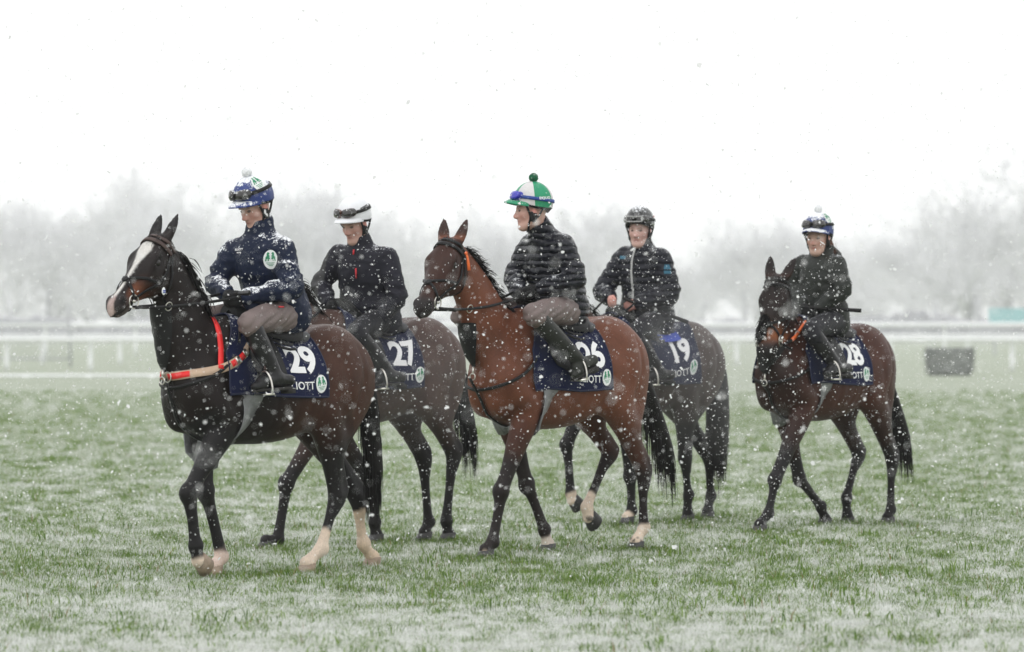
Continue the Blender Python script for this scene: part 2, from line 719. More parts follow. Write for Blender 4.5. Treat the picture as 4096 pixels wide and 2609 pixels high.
# ------------------------------------------------------------------ horses
RES = 0.0125
TX = A([0.84, 0.80, 0.73, 0.62, 0.48, 0.34, 0.18, 0.0, -0.18, -0.34, -0.50, -0.63, -0.73, -0.79, -0.83]) * 0.955
TT = A([1.16, 1.24, 1.35, 1.47, 1.575, 1.615, 1.545, 1.50, 1.505, 1.55, 1.58, 1.545, 1.46, 1.38, 1.28])
TB = A([1.08, 1.00, 0.925, 0.875, 0.85, 0.835, 0.83, 0.84, 0.875, 0.945, 1.01, 1.07, 1.13, 1.18, 1.22])
TW = A([0.04, 0.09, 0.145, 0.185, 0.21, 0.228, 0.248, 0.262, 0.265, 0.255, 0.25, 0.225, 0.175, 0.115, 0.03])
TN = A([0.0, 0.0, 0.0, 0.1, 0.38, 0.5, 0.36, 0.22, 0.18, 0.2, 0.24, 0.28, 0.25, 0.1, 0.0])


def torso(fd, sc=1.0, dz=0.0):
    x = fd.ax[0]
    dense = np.linspace(TX[-1], TX[0], 160)
    def ev(y):
        c = catmull(list(zip(TX[::-1], y[::-1])), 10)
        return np.interp(x, c[:, 0], c[:, 1]).astype(np.float32)
    zt, zb, w, pn = ev(TT) + np.float32(dz), ev(TB) + np.float32(dz * .6), ev(TW) * sc, ev(TN)
    W = fd.win((-1.0, -0.45, 0.65), (1.0, 0.45, 1.8))
    X, Y, Z = fd.xyz(W)
    g = lambda a: a[W[0]][:, None, None]
    zc, hz = (g(zt) + g(zb)) / 2, (g(zt) - g(zb)) / 2
    h = (Z - zc) / hz
    ww = g(w) * (1 - g(pn) * np.clip(h, 0, 1) ** 1.3)
    p = 2.25
    q = (np.abs(Y) / ww) ** p + np.abs(h) ** p
    over = np.maximum(np.maximum(X - TX[0], TX[-1] - X), 0)
    d = (q ** (1 / p) - 1) * np.minimum(ww, hz) * 0.9 + over
    fd.blend(W, d.astype(np.float32), 0.0)


HS = A([0.0, 0.07, 0.14, 0.21, 0.28, 0.35, 0.42, 0.48, 0.53, 0.57, 0.595])
HD = A([0.135, 0.185, 0.225, 0.25, 0.235, 0.185, 0.142, 0.125, 0.122, 0.105, 0.06])
HW = A([0.06, 0.085, 0.098, 0.100, 0.092, 0.073, 0.060, 0.056, 0.060, 0.055, 0.03])
HF = A([-0.035, -0.006, 0.004, 0.004, 0.0, -0.004, -0.006, -0.004, -0.002, -0.012, -0.035])   # bulge of the face line


def head_loft(fd, M, P0):
    """M columns: along the face, left, out of the face; P0 the poll."""
    L = HS[-1]
    ends = [P0 + M[:, 0] * s - M[:, 2] * d for s in (0, L) for d in (0, .26)]
    W = fd.win(np.min(ends, 0) - .16, np.max(ends, 0) + .16)
    X, Y, Z = fd.xyz(W)
    x, y, z = X - P0[0], Y - P0[1], Z - P0[2]
    s = x * M[0, 0] + y * M[1, 0] + z * M[2, 0]
    l = x * M[0, 1] + y * M[1, 1] + z * M[2, 1]
    o = x * M[0, 2] + y * M[1, 2] + z * M[2, 2]
    dn = np.linspace(0, L, 120)
    ev = lambda a: np.interp(s, dn, np.interp(dn, *catmull(list(zip(HS, a)), 8).T))
    dep, wid, fro = ev(HD), ev(HW), ev(HF)
    hz = dep / 2
    h = (o - fro + hz) / hz
    # narrower nose bridge and lower jaw, wide across the cheek bones and eyes
    pin = 1 - 0.30 * np.clip(h, 0, 1) ** 2 * sstep(0.18, 0.36, s) - 0.35 * np.clip(-h, 0, 1) ** 1.5
    ww = wid * pin
    p = 2.5
    q = (np.abs(l) / ww) ** p + np.abs(h) ** p
    over = np.maximum(np.maximum(-s, s - L), 0)
    d = (q ** (1 / p) - 1) * np.minimum(ww, hz) + over
    fd.blend(W, d.astype(np.float32), 0.045)


def hair_ribbons(mb, roots, dirs, lens, r0=0.006, droop=0.5, wild=0.05, seg=7, down=(0, 0, -1)):
    n = len(roots)
    down = A(down, float)
    P = np.zeros((n, seg + 1, 3))
    P[:, 0] = roots
    d = A(dirs, float).copy()
    st = (A(lens) / seg)[:, None]
    for k in range(seg):
        d = d * (1 - droop) + down * droop + rng.normal(0, wild, (n, 3))
        d /= np.linalg.norm(d, axis=1, keepdims=True)
        P[:, k + 1] = P[:, k] + d * st
    sd = rng.normal(0, 1, (n, 3))
    sd[:, 2] *= 0.15
    sd /= np.linalg.norm(sd, axis=1, keepdims=True)
    w = np.linspace(1, 0.12, seg + 1)[None, :, None] * r0
    Lf, Rt = P - sd[:, None] * w / 2, P + sd[:, None] * w / 2
    V = np.stack([Lf, Rt], 2).reshape(-1, 3)
    base = (np.arange(n) * (seg + 1) * 2)[:, None] + (np.arange(seg) * 2)[None, :]
    base = base.ravel()
    mb.add(V, None, np.stack([base, base + 1, base + 3, base + 2], 1))


def chain_param(P, pts):
    """Distance to the polyline and arc length from its last point."""
    pts = A(pts)
    seg = np.linalg.norm(np.diff(pts, axis=0), axis=1)
    cum = np.concatenate([[0], np.cumsum(seg)])
    best = np.full(len(P), 9.0)
    par = np.zeros(len(P))
    for i in range(len(pts) - 1):
        a, b = pts[i], pts[i + 1]
        t = np.clip(((P - a) @ (b - a)) / max(seg[i] ** 2, 1e-9), 0, 1)
        d = np.linalg.norm(P - (a + t[:, None] * (b - a)), axis=1)
        m = d < best
        best[m] = d[m]
        par[m] = cum[-1] - (cum[i] + t[m] * seg[i])
    return best, par


class Horse:
    pass


def build_horse(sp):
    fr = sp['frame']
    H = Horse()
    H.fr, H.sp = fr, sp
    sc = sp.get('scale', 1.0)
    fd = Field((-1.15, -0.42, -0.02), (1.75, 0.42, 2.35) if 'box' not in sp else sp['box'], RES)
    if 'lo' in sp:
        fd = Field(sp['lo'], sp['box'], RES)
    H.fd = fd
    dz = sp.get('dz', 0.0)
    torso(fd, 1.0, dz)
    up_ = A((0, 0, dz))
    # shoulder, breast and hindquarter muscles
    legs = {}
    for key, (joints, planted) in sp['legs'].items():
        sd = 1 if key[0] == 'L' else -1
        ys = (0.135, 0.12, 0.115, 0.11) if key[1] == 'F' else (0.16, 0.135, 0.125, 0.12)
        if len(joints) == 3:
            k = fr.at(*joints[0], sd * ys[1])
            f = fr.at(*joints[1], sd * ys[2])
            if planted:
                h = fr.foot(joints[2][0], sd * ys[3])
            else:
                h = fr.at(*joints[2], sd * ys[3])
        else:
            k, f, h = [A(j, float) * A((1, sd, 1)) for j in joints[:3]]
        legs[key] = (k, f, h, planted)
    H.legs = legs
    chains = {}
    H.hoofs = []
    for key, (K, Ft, Hb, planted) in legs.items():
        sd = 1 if key[0] == 'L' else -1
        Y = A((0, 1.0, 0))
        if planted:
            dirp = nrm(A((Hb[0] - Ft[0], 0, -0.12)))
            Hc = Hb + A((-0.015, 0, 0.070))
            up = A((0, 0, 1.0))
            fw = A((1.0, 0, 0))
        else:
            dirp = nrm(Hb - Ft)
            Hc = Hb - dirp * 0.072
            bv = nrm(np.cross(Y, dirp))
            bv = -bv if bv[0] > 0 else bv
            dq = dirp * math.cos(.75) + bv * math.sin(.75)
            Hb = Hc + dq * .075
            up = -dq
            fw = nrm(np.cross(Y, up))
        H.hoofs.append((key, Hb, Hc, up, fw))
        past = (Ft + Hc) / 2 + A((0.004, 0, 0))
        if key[1] == 'F':
            sw = np.clip((K[0] - 0.5) * 0.35, -0.08, 0.12)
            E = A((0.43 + sw * 0.6, sd * 0.155, 1.01 + dz * .6))
            Sh = A((0.64 + sw * 0.5, sd * 0.125, 1.17 + dz * .8))
            fd.chain([A((0.36, sd * .09, 1.49)) + up_, A((0.50, sd * .14, 1.32)) + up_, Sh], [0.08, 0.105, 0.115], 0.06, side=Y, flat=1.5)
            fd.chain([Sh, (0.51 + sw, sd * .16, 1.07 + dz * .7), E], [0.110, 0.108, 0.095], 0.06, side=Y, flat=1.25)
            fd.ell((0.70, sd * 0.080, 1.07 + dz * .8), (0.085, 0.075, 0.14), 0.05)
            v = K - E
            pts = [E + A((0, 0, .05)), E + v * .18, E + v * .45, E + v * .72, K - nrm(v) * .055, K, K + (Ft - K) * .18, K + (Ft - K) * .5, Ft - (Ft - K) * .14, Ft, past, Hc]
            rd = [0.10, 0.098, 0.078, 0.056, 0.050, 0.056, 0.040, 0.0325, 0.036, 0.046, 0.034, 0.047]
            fwv = nrm(np.cross(Y, nrm(Ft - E)))
            fwv = fwv if fwv[0] > 0 else -fwv
            fd.ell(K + fwv * .016, (.034, .040, .048), .02)                 # knee cap
            fd.ell(K - fwv * .040 + A((0, 0, .008)), (.022, .022, .030), .02)  # bone behind the knee
            fd.chain([K - fwv * .030, (K + Ft) / 2 - fwv * .026, Ft - fwv * .018], [.018, .017, .020], .012, side=Y, flat=1.2, n=2)   # flexor tendon
            fd.chain(pts, rd, 0.03, side=Y, flat=[1.2, 1.25, 1.2, 1.15, 1.1, 1.1, 1.25, 1.35, 1.25, 1.15, 1.1, 1.0], n=2)
            full = [E, K, Ft, Hc, Hb]
        else:
            sw = np.clip((K[0] + 0.62) * 0.35, -0.10, 0.16)
            hip = A((-0.46, sd * 0.125, 1.34 + dz))
            Stf = A((-0.33 + sw * 0.7, sd * 0.165, 1.02 + dz * .6 + abs(sw) * .15))
            fd.chain([(-0.38, sd * .115, 1.44 + dz), hip, (-0.45 + sw * .3, sd * .14, 1.17 + dz * .8), Stf], [0.11, 0.165, 0.18, 0.12], 0.07, side=Y, flat=1.45)
            fd.chain([(-0.63, sd * .09, 1.34 + dz), (-0.65, sd * .11, 1.20 + dz), (-0.60 + sw * .5, sd * .125, 1.03 + dz * .6), K * .45 + Stf * .55 + A((-.06, 0, .0))], [0.105, 0.115, 0.105, 0.062], 0.06, side=Y, flat=1.2)
            v = K - Stf
            bk = -nrm(np.cross(Y, nrm(v)))
            if bk[0] > 0:
                bk = -bk
            pts = [Stf, Stf + v * .3 + bk * .02, Stf + v * .62 + bk * .012, K - nrm(v) * .06, K, K + (Ft - K) * .16, K + (Ft - K) * .5, Ft - (Ft - K) * .12, Ft, past, Hc]
            rd = [0.13, 0.112, 0.074, 0.055, 0.062, 0.046, 0.035, 0.038, 0.047, 0.035, 0.048]
            fd.chain(pts, rd, 0.035, side=Y, flat=[1.35, 1.35, 1.3, 1.3, 1.35, 1.3, 1.3, 1.25, 1.15, 1.1, 1.0], n=2)
            w2 = nrm(Ft - K)
            pb = nrm(np.cross(Y, w2))
            if pb[0] > 0:
                pb = -pb
            # point of hock and Achilles tendon
            poh = K - w2 * .055 + pb * .052
            fd.chain([Stf + v * .55 + bk * .05, poh, K + w2 * .09 + pb * .02], [0.026, 0.030, 0.026], 0.03, n=2)
            full = [Stf, K, Ft, Hc, Hb]
        # ergot behind the fetlock
        ax = nrm(Ft - K)
        be = nrm(np.cross(Y, ax))
        if be[0] > 0 and planted:
            be = -be
        fd.ell(Ft + be * .022 + A((0, 0, .004)), 0.034, 0.02)
        chains[key] = full
    H.chains = chains
    # head and neck
    (pu, pv, py) = sp['poll']
    P0 = fr.at(pu, pv, py) if sp.get('poll_px', True) else A((pu, pv, py), float)
    hd = fr.dirn(*sp['head'])
    hh = A((hd[0], hd[1], 0))
    hl = np.linalg.norm(hh)
    hh = hh / max(hl, 1e-6) if hl > 1e-4 else A((1, 0, 0))
    nn = -hd[2] * hh + hl * A((0, 0, 1))
    M = np.stack([hd, np.cross(nn, hd), nn], 1)
    H.M, H.P0 = M, P0
    hp = lambda s, l, o: P0 + M @ A((s, l, o))
    H.hp = hp
    throat = hp(0.075, 0, -0.125)
    B0 = A((0.50, 0, 1.27 + dz))
    Bm = A((0.67, P0[1] * .12, 1.42 + dz))
    M2 = Bm * .45 + throat * .55 + A((-.005, 0, 0.055)) + A((0, P0[1] * .1, 0))
    sidev = nrm(np.cross(A((0, 0, 1.0)), nrm(throat - B0) * A((1, 1, 0)) + A((1e-4, 0, 0))))
    fat = sp.get('neck_r', 1.0)
    NK = [B0, Bm, M2, hp(0.055, 0, -0.105)]
    NR = [0.29 * fat, 0.225 * fat, 0.155 * fat, 0.118]
    fd.chain(NK, NR, 0.09, side=sidev, flat=[1.65, 1.8, 1.85, 1.6], n=5)
    H.neck = catmull(NK, 6)
    H.neck_r = catmull(NR, 6)[:, 0]
    H.sidev = sidev
    head_loft(fd, M, P0)
    for sd in (1, -1):
        fd.ell(hp(0.21, sd * .062, -.165), (.10, .042, .085), 0.035, M)              # cheek
        fd.chain([hp(0.10, sd * .072, -.03), hp(0.17, sd * .094, -.028), hp(0.28, sd * .072, -.075), hp(0.36, sd * .058, -.07)], [0.018, 0.022, 0.016, 0.008], 0.025, n=3)   # brow and cheek bone
        fd.ell(hp(0.172, sd * .104, -.062), (.024, .012, .020), 0.012, M, carve=True)   # eye socket
        fd.ell(hp(0.515, sd * .050, -.040), (.040, .020, .034), 0.022, M)             # nostril wing
        fd.ell(hp(0.530, sd * .066, -.036), (.026, .016, .015), 0.008, M, carve=True)   # nostril
        # ear
        e0 = hp(0.0, sd * .052, -.055)
        ed = nrm(M @ A(sp.get('ears', {}).get(sd, (-0.86, sd * .12, 0.30))))
        es = nrm(np.cross(ed, M[:, 2]))
        fd.chain([e0 - ed * .02, e0 + ed * .035, e0 + ed * .085, e0 + ed * .14, e0 + ed * .185], [0.030, 0.041, 0.043, 0.032, 0.012], 0.015, side=np.cross(ed, es), flat=[1.2, 1.7, 2.1, 2.2, 1.6], n=3)
        fd.ell(e0 + ed * .09 + nrm(np.cross(es, ed)) * sp.get('ear_open', 0.022), (.020, .016, .062), 0.008, np.stack([es, np.cross(ed, es), ed], 1), carve=True)
    fd.ell(hp(0.50, 0, -.112), (.05, .036, .026), 0.02, M)                            # lower lip and chin
    fd.ell(hp(0.565, 0, -.088), (.05, .07, .005), 0.004, M, carve=True)               # mouth line
    V, Q = fd.mesh()
    V = smooth_mesh(V, Q, 2, 0.45)
    N = vert_normals(V, Q)
    hs = (V - P0) @ M
    inhead = (hs[:, 0] > -.02) & (hs[:, 0] < .64) & (np.abs(hs[:, 1]) < .14) & (hs[:, 2] > -.28) & (hs[:, 2] < .06)
    inhead &= hs[:, 2] > -(np.interp(hs[:, 0], HS, HD) + .03)
    amp = np.where(inhead, 0.0008, 0.0030)
    V = V + N * ((fbm(V, 9.0, 3) - 0.5) * amp)[:, None] * 2
    # creases between the muscles: shoulder, elbow, flank, hamstring, breast, jugular groove
    def crease(line, amp, wid, lo=.07):
        d_, _ = chain_param(V[:, [0, 2]], [A((x * .965, z + dz * .8)) for x, z in line])
        ok = (np.abs(V[:, 1]) > lo) & (V[:, 2] > .80) & ~inhead
        return np.exp(-(d_ / wid) ** 2) * amp * ok
    cr = crease([(.34, 1.47), (.30, 1.28), (.33, 1.10), (.40, .98)], -.012, .030)
    cr += crease([(.66, 1.42), (.58, 1.27), (.60, 1.14), (.52, 1.04)], -.010, .028)
    cr += crease([(.46, 1.36), (.44, 1.20), (.40, 1.10)], -.006, .022)
    cr += crease([(.50, 1.22), (.48, 1.12)], .008, .05)
    cr += crease([(-.20, 1.36), (-.25, 1.18), (-.22, 1.0)], -.013, .038)
    cr += crease([(-.57, 1.42), (-.60, 1.22), (-.54, 1.05)], -.011, .026, .05)
    cr += crease([(-.40, 1.30), (-.44, 1.14), (-.38, 1.02)], -.006, .030)
    cr += crease([(-.30, 1.48), (-.42, 1.42)], .008, .06)
    for k_ in range(5):
        cr += crease([(.22 - .085 * k_, 1.26), (.17 - .09 * k_, 1.08), (.19 - .085 * k_, .96)], -.0028, .016)
    gr = np.exp(-(V[:, 1] / .016) ** 2) * (V[:, 0] > .60) * (V[:, 2] < 1.28 + dz) * (V[:, 2] > .93) * ~inhead
    cr -= gr * .014
    ncen = H.neck[4:16] + (np.cross(nrm(H.neck[16] - H.neck[4]), sidev) * A((1, 1, 1)))[None] * 0
    lowv = nrm(np.cross(nrm(H.neck[-1] - H.neck[0]), sidev))
    if lowv[2] > 0:
        lowv = -lowv
    jg = [H.neck[i] + lowv * H.neck_r[i] * .48 for i in range(5, len(H.neck) - 1)]
    dj, _ = chain_param(V - (np.outer(V @ sidev, sidev)), [A(q) - sidev * (A(q) @ sidev) for q in jg])
    cr -= np.exp(-(dj / .020) ** 2) * .007 * (np.abs(V @ sidev - P0 @ sidev * 0) > .03) * ~inhead * (V[:, 0] > .5)
    V = V + N * cr[:, None]
    V = smooth_mesh(V, Q, 1, .4)
    N = vert_normals(V, Q)
    # ---- coat
    body, dark = A(sp['coat']), A(sp['dark'])
    C = np.tile(body, (len(V), 1))
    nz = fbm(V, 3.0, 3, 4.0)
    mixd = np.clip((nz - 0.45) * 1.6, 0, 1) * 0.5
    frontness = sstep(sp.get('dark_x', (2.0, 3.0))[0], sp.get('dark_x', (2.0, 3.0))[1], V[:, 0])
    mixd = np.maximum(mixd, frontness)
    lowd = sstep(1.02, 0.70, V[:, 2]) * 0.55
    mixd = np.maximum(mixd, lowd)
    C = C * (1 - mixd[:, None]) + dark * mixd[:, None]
    hm = sp.get('head_dark', 0.5)
    hmix = np.where(inhead, hm, 0)
    C = C * (1 - hmix[:, None]) + dark * hmix[:, None]
    black = A((0.012, 0.011, 0.012))
    jit = (fbm(V, 14.0, 2, 9.0) - .5) * 0.05
    dd = np.stack([chain_param(V, chains[k])[0] for k in chains], 1)
    pp = np.stack([chain_param(V, chains[k])[1] for k in chains], 1)
    which = dd.argmin(1)
    r_ = np.arange(len(V))
    par, dis = pp[r_, which], dd[r_, which]
    for ki, key in enumerate(chains):
        m = (which == ki) & (dis < 0.2) & (V[:, 2] < 1.05) & ~inhead
        top = sp.get('points', {}).get(key, 0.62 if key[1] == 'F' else 0.66)
        fl_ = sstep(top + .42, top + .05, par + jit * 2) * m * sp.get('forearm', .45)
        C = C * (1 - fl_[:, None]) + dark * fl_[:, None]
        bl = sstep(top + .10, top - .08, par + jit) * m * sp.get('point_amt', 0.95)
        C = C * (1 - bl[:, None]) + black * bl[:, None]
        sock = sp.get('socks', {}).get(key)
        if sock:
            hgt, cl, fr_only = (list(sock) + [0])[:3]
            extra = 0.0
            if fr_only:
                extra = (V[:, 0] - np.interp(par, [0, .6], [legs[key][2][0] - .02, legs[key][0][0]])) * fr_only
            sm = sstep(hgt + .018, hgt - .018, par + jit * 1.4 - extra) * m
            C = C * (1 - sm[:, None]) + A(cl) * sm[:, None]
            if len(sock) > 3:
                cm = sstep(.095, .075, par) * m * sstep(.45, .6, fbm(V, 40, 2)) * sock[3]
                C = C * (1 - cm[:, None]) + black * cm[:, None]
    # muzzle, ears, eyes
    muz = sstep(0.44, 0.54, hs[:, 0] + (nz - .5) * .05) * inhead * sp.get('muzzle_amt', 0.9)
    mc = A(sp.get('muzzle', (0.016, 0.014, 0.015)))
    C = C * (1 - muz[:, None]) + mc * muz[:, None]
    if 'tan' in sp:
        tm = np.exp(-((hs[:, 0] - .41) / .07) ** 2) * sstep(-.02, -.05, hs[:, 2] - 0.0 * hs[:, 0]) * inhead
        if sp.get('tan_all'):
            tm = np.exp(-((hs[:, 0] - .43) / .06) ** 2) * inhead
        C = C * (1 - tm[:, None]) + A(sp['tan']) * tm[:, None]
    ear = (hs[:, 0] < .0) & (hs[:, 2] > -.25) & (np.abs(hs[:, 1]) < .2) & (hs[:, 0] > -.25) & (V[:, 2] > P0[2] + .02)
    em = sstep(.0, -.10, hs[:, 0]) * ear * sp.get('ear_dark', 0.8)
    C = C * (1 - em[:, None]) + black * em[:, None]
    em = np.exp(-(((hs[:, 0] - .172) / .04) ** 2 + ((hs[:, 2] + .06) / .03) ** 2)) * inhead * 0.75
    C = C * (1 - em[:, None]) + black * em[:, None]
    if 'blaze' in sp:
        bs = np.interp(hs[:, 0], *A(sp['blaze']).T)
        bc = np.interp(hs[:, 0], [0.1, 0.3, 0.5, 0.6], sp.get('blaze_shift', [0, 0, 0, 0]))
        bm = sstep(bs + .008, bs - .006, np.abs(hs[:, 1] - bc) + (nz - .5) * .02) * (N @ M[:, 2] > 0.12) * inhead * (bs > .002)
        C = C * (1 - bm[:, None]) + A((0.62, 0.60, 0.57)) * bm[:, None]
        pk = sstep(.48, .53, hs[:, 0]) * sstep(bs + .004, bs - .006, np.abs(hs[:, 1] - bc)) * (N @ M[:, 2] > 0.1) * inhead * .7
        C = C * (1 - pk[:, None]) + A((0.34, 0.21, 0.19)) * pk[:, None]
    for sd in (1, -1):
        nm = np.exp(-(((hs[:, 0] - .522) / .024) ** 2 + ((hs[:, 1] - sd * .058) / .022) ** 2 + ((hs[:, 2] + .036) / .019) ** 2) ** 2) * inhead * .95
        C = C * (1 - nm[:, None]) + A((.004, .003, .003)) * nm[:, None]
    ml = np.exp(-((hs[:, 2] + .088 + (.565 - hs[:, 0]) * .12) / .006) ** 2) * sstep(.44, .48, hs[:, 0]) * inhead * .8
    C = C * (1 - ml[:, None]) + A((.006, .005, .005)) * ml[:, None]
    lip = inhead * sstep(-.075, -.10, hs[:, 2]) * sstep(.47, .50, hs[:, 0]) * .5
    C = C * (1 - lip[:, None]) + A((0.16, 0.14, 0.13)) * lip[:, None]
    root = thing('horse', sp['label'], 'horse', fr.o, fr.rz, 'horses walking with riders')
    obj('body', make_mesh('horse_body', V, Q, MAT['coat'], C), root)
    H.root = root
    # ---- hooves
    for key, Hb, Hc, up, fw in H.hoofs:
        sd = np.cross(up, fw)
        a = np.arange(16) * 2 * math.pi / 16
        rings = []
        for t, rx, ry, sh in ((-0.04, .040, .038, -.012), (0.0, .053, .050, -.012), (.06, .053, .05, -.012), (.35, .058, .055, -.006), (1.0, .068, .062, .008), (1.0, .056, .050, .008), (.9, .045, .04, .004)):
            c = Hc + (Hb - Hc) * t + fw * sh
            rings.append(c + np.cos(a)[:, None] * fw * np.where(np.cos(a) < 0, .8, 1)[:, None] * rx + np.sin(a)[:, None] * sd * ry)
        mb = MB()
        mb.grid(A(rings), closed=True, capped=True, flip=True)
        mb.build('hoof', MAT[sp.get('hoof_mat', {}).get(key, 'hoof')], root)
    # ---- eyes
    for sd in (1, -1):
        mb = MB()
        mb.ball(hp(0.172, sd * .090, -.062), (.024, .019, .021), M, 14, 10)
        mb.build('eye', MAT['eye'], root)
    # ---- tail
    dock = A((-0.755, 0, 1.385 + dz))
    tip = A(sp['tail_tip'], float)
    if sp.get('tail_px', True):
        tip = fr.at(sp['tail_tip'][0], sp['tail_tip'][1], 0.0)
    tw = sp.get('tail_w', 0.075)
    mid = A((dock[0] - sp.get('tail_out', 0.09), 0, dock[2] - 0.22))
    core = catmull([dock + A((.06, 0, .03)), dock, mid, mid * .5 + tip * .5 + A((-.015, 0, 0)), tip + (mid - tip) * .14], 5)
    mb = MB()
    tt = np.linspace(0, 1, len(core))
    rr = np.interp(tt, [0, .12, .3, .6, .85, 1], [.035, .042, .06, tw * .85, tw * .8, tw * .35])
    mb.tube(core, rr, 12)
    n = 420
    q = .14 + .86 * rng.random(n) ** 0.8
    an = rng.random(n) * 2 * math.pi
    ci = np.clip((q * (len(core) - 2)), 0, len(core) - 2)
    i0 = ci.astype(int)
    base = core[i0] + (core[i0 + 1] - core[i0]) * (ci - i0)[:, None]
    rad = np.interp(ci / (len(core) - 1), tt, rr) * (0.75 + 0.35 * rng.random(n))
    out = np.stack([np.cos(an), np.sin(an), np.zeros(n)], 1)
    tang = core[i0 + 1] - core[i0]
    tang /= np.linalg.norm(tang, axis=1, keepdims=True)
    hair_ribbons(mb, base + out * rad[:, None] * A((1, .8, 1)), tang + out * .03, rng.uniform(.3, .62, n) * (1.15 - q * .65), 0.010, 0.34, 0.024, 7)
    mb.build('tail', MAT['hair'], root)
    # ---- mane and forelock
    mb = MB()
    n = sp.get('mane_n', 1300)
    q = rng.random(n) * sp.get('mane_q', .84) + 0.12
    ci = q * (len(H.neck) - 1.001)
    i0 = ci.astype(int)
    f = (ci - i0)[:, None]
    c = H.neck[i0] * (1 - f) + H.neck[i0 + 1] * f
    tg = nrm_rows(H.neck[i0 + 1] - H.neck[i0])
    up = nrm_rows(np.cross(tg, np.tile(sidev, (n, 1))))
    up = np.where(up[:, 2:3] < 0, -up, up)
    nr_ = np.interp(ci, np.arange(len(H.neck_r)), H.neck_r)
    crest = A([fd.cast(a_, b_, r_ * 1.35, 60)[0] for a_, b_, r_ in zip(c, up, nr_)]) if False else fd.cast(c / 1.0, up, 0.42, 100)
    far_ = np.linalg.norm(crest - c, axis=1) > nr_ * 1.4
    crest = np.where(far_[:, None], c + up * nr_[:, None], crest)
    w = rng.normal(0, .014, n)[:, None] * sidev
    side = sp.get('mane_side', -1)
    sgn = np.where(rng.random(n) < sp.get('mane_split', 0.75), side, -side)[:, None]
    ln = rng.uniform(.5, 1.0, n) * sp.get('mane_len', 0.14)
    hair_ribbons(mb, crest - up * .014 + w, up * rng.uniform(.5, 1.1, n)[:, None] + sgn * sidev * rng.uniform(.2, .8, n)[:, None] - tg * .25, ln, 0.017, sp.get('mane_droop', .25), 0.10, 6)
    n = 150
    rt = A([hp(*p) for p in zip(rng.uniform(-.03, .035, n), rng.normal(0, .022, n), rng.uniform(-.05, -.005, n))])
    dr = nrm_rows(M[:, 2] * 0.8 + M[:, 0] * .9 + rng.normal(0, .25, (n, 3)))
    hair_ribbons(mb, rt, dr, rng.uniform(.05, sp.get('forelock', .11), n), 0.008, 0.25, 0.1, 5, down=M[:, 0] * .8 - M[:, 2] * .3)
    mb.build('mane', MAT['hair'], root)
    return H


def nrm_rows(a):
    a = A(a, float)
    return a / (np.linalg.norm(a, axis=1, keepdims=True) + 1e-12)


# ------------------------------------------------------------------ tack
def head_path(H, pts, off=0.004, n=6):
    """Points on the head: (s along the face, angle round the head: 0 front, +90 left, 180 jaw)."""
    P = catmull([A(p, float) for p in pts], n)
    o = A([H.hp(s, 0, float(np.interp(s, HS, HF) - np.interp(s, HS, HD) * .5)) for s in P[:, 0]])
    a = np.radians(P[:, 1])
    d = np.cos(a)[:, None] * H.M[:, 2] + np.sin(a)[:, None] * H.M[:, 1]
    X = H.fd.cast(o, d, 0.24, 90)
    N = H.fd.normal(X)
    return X + N * off, N


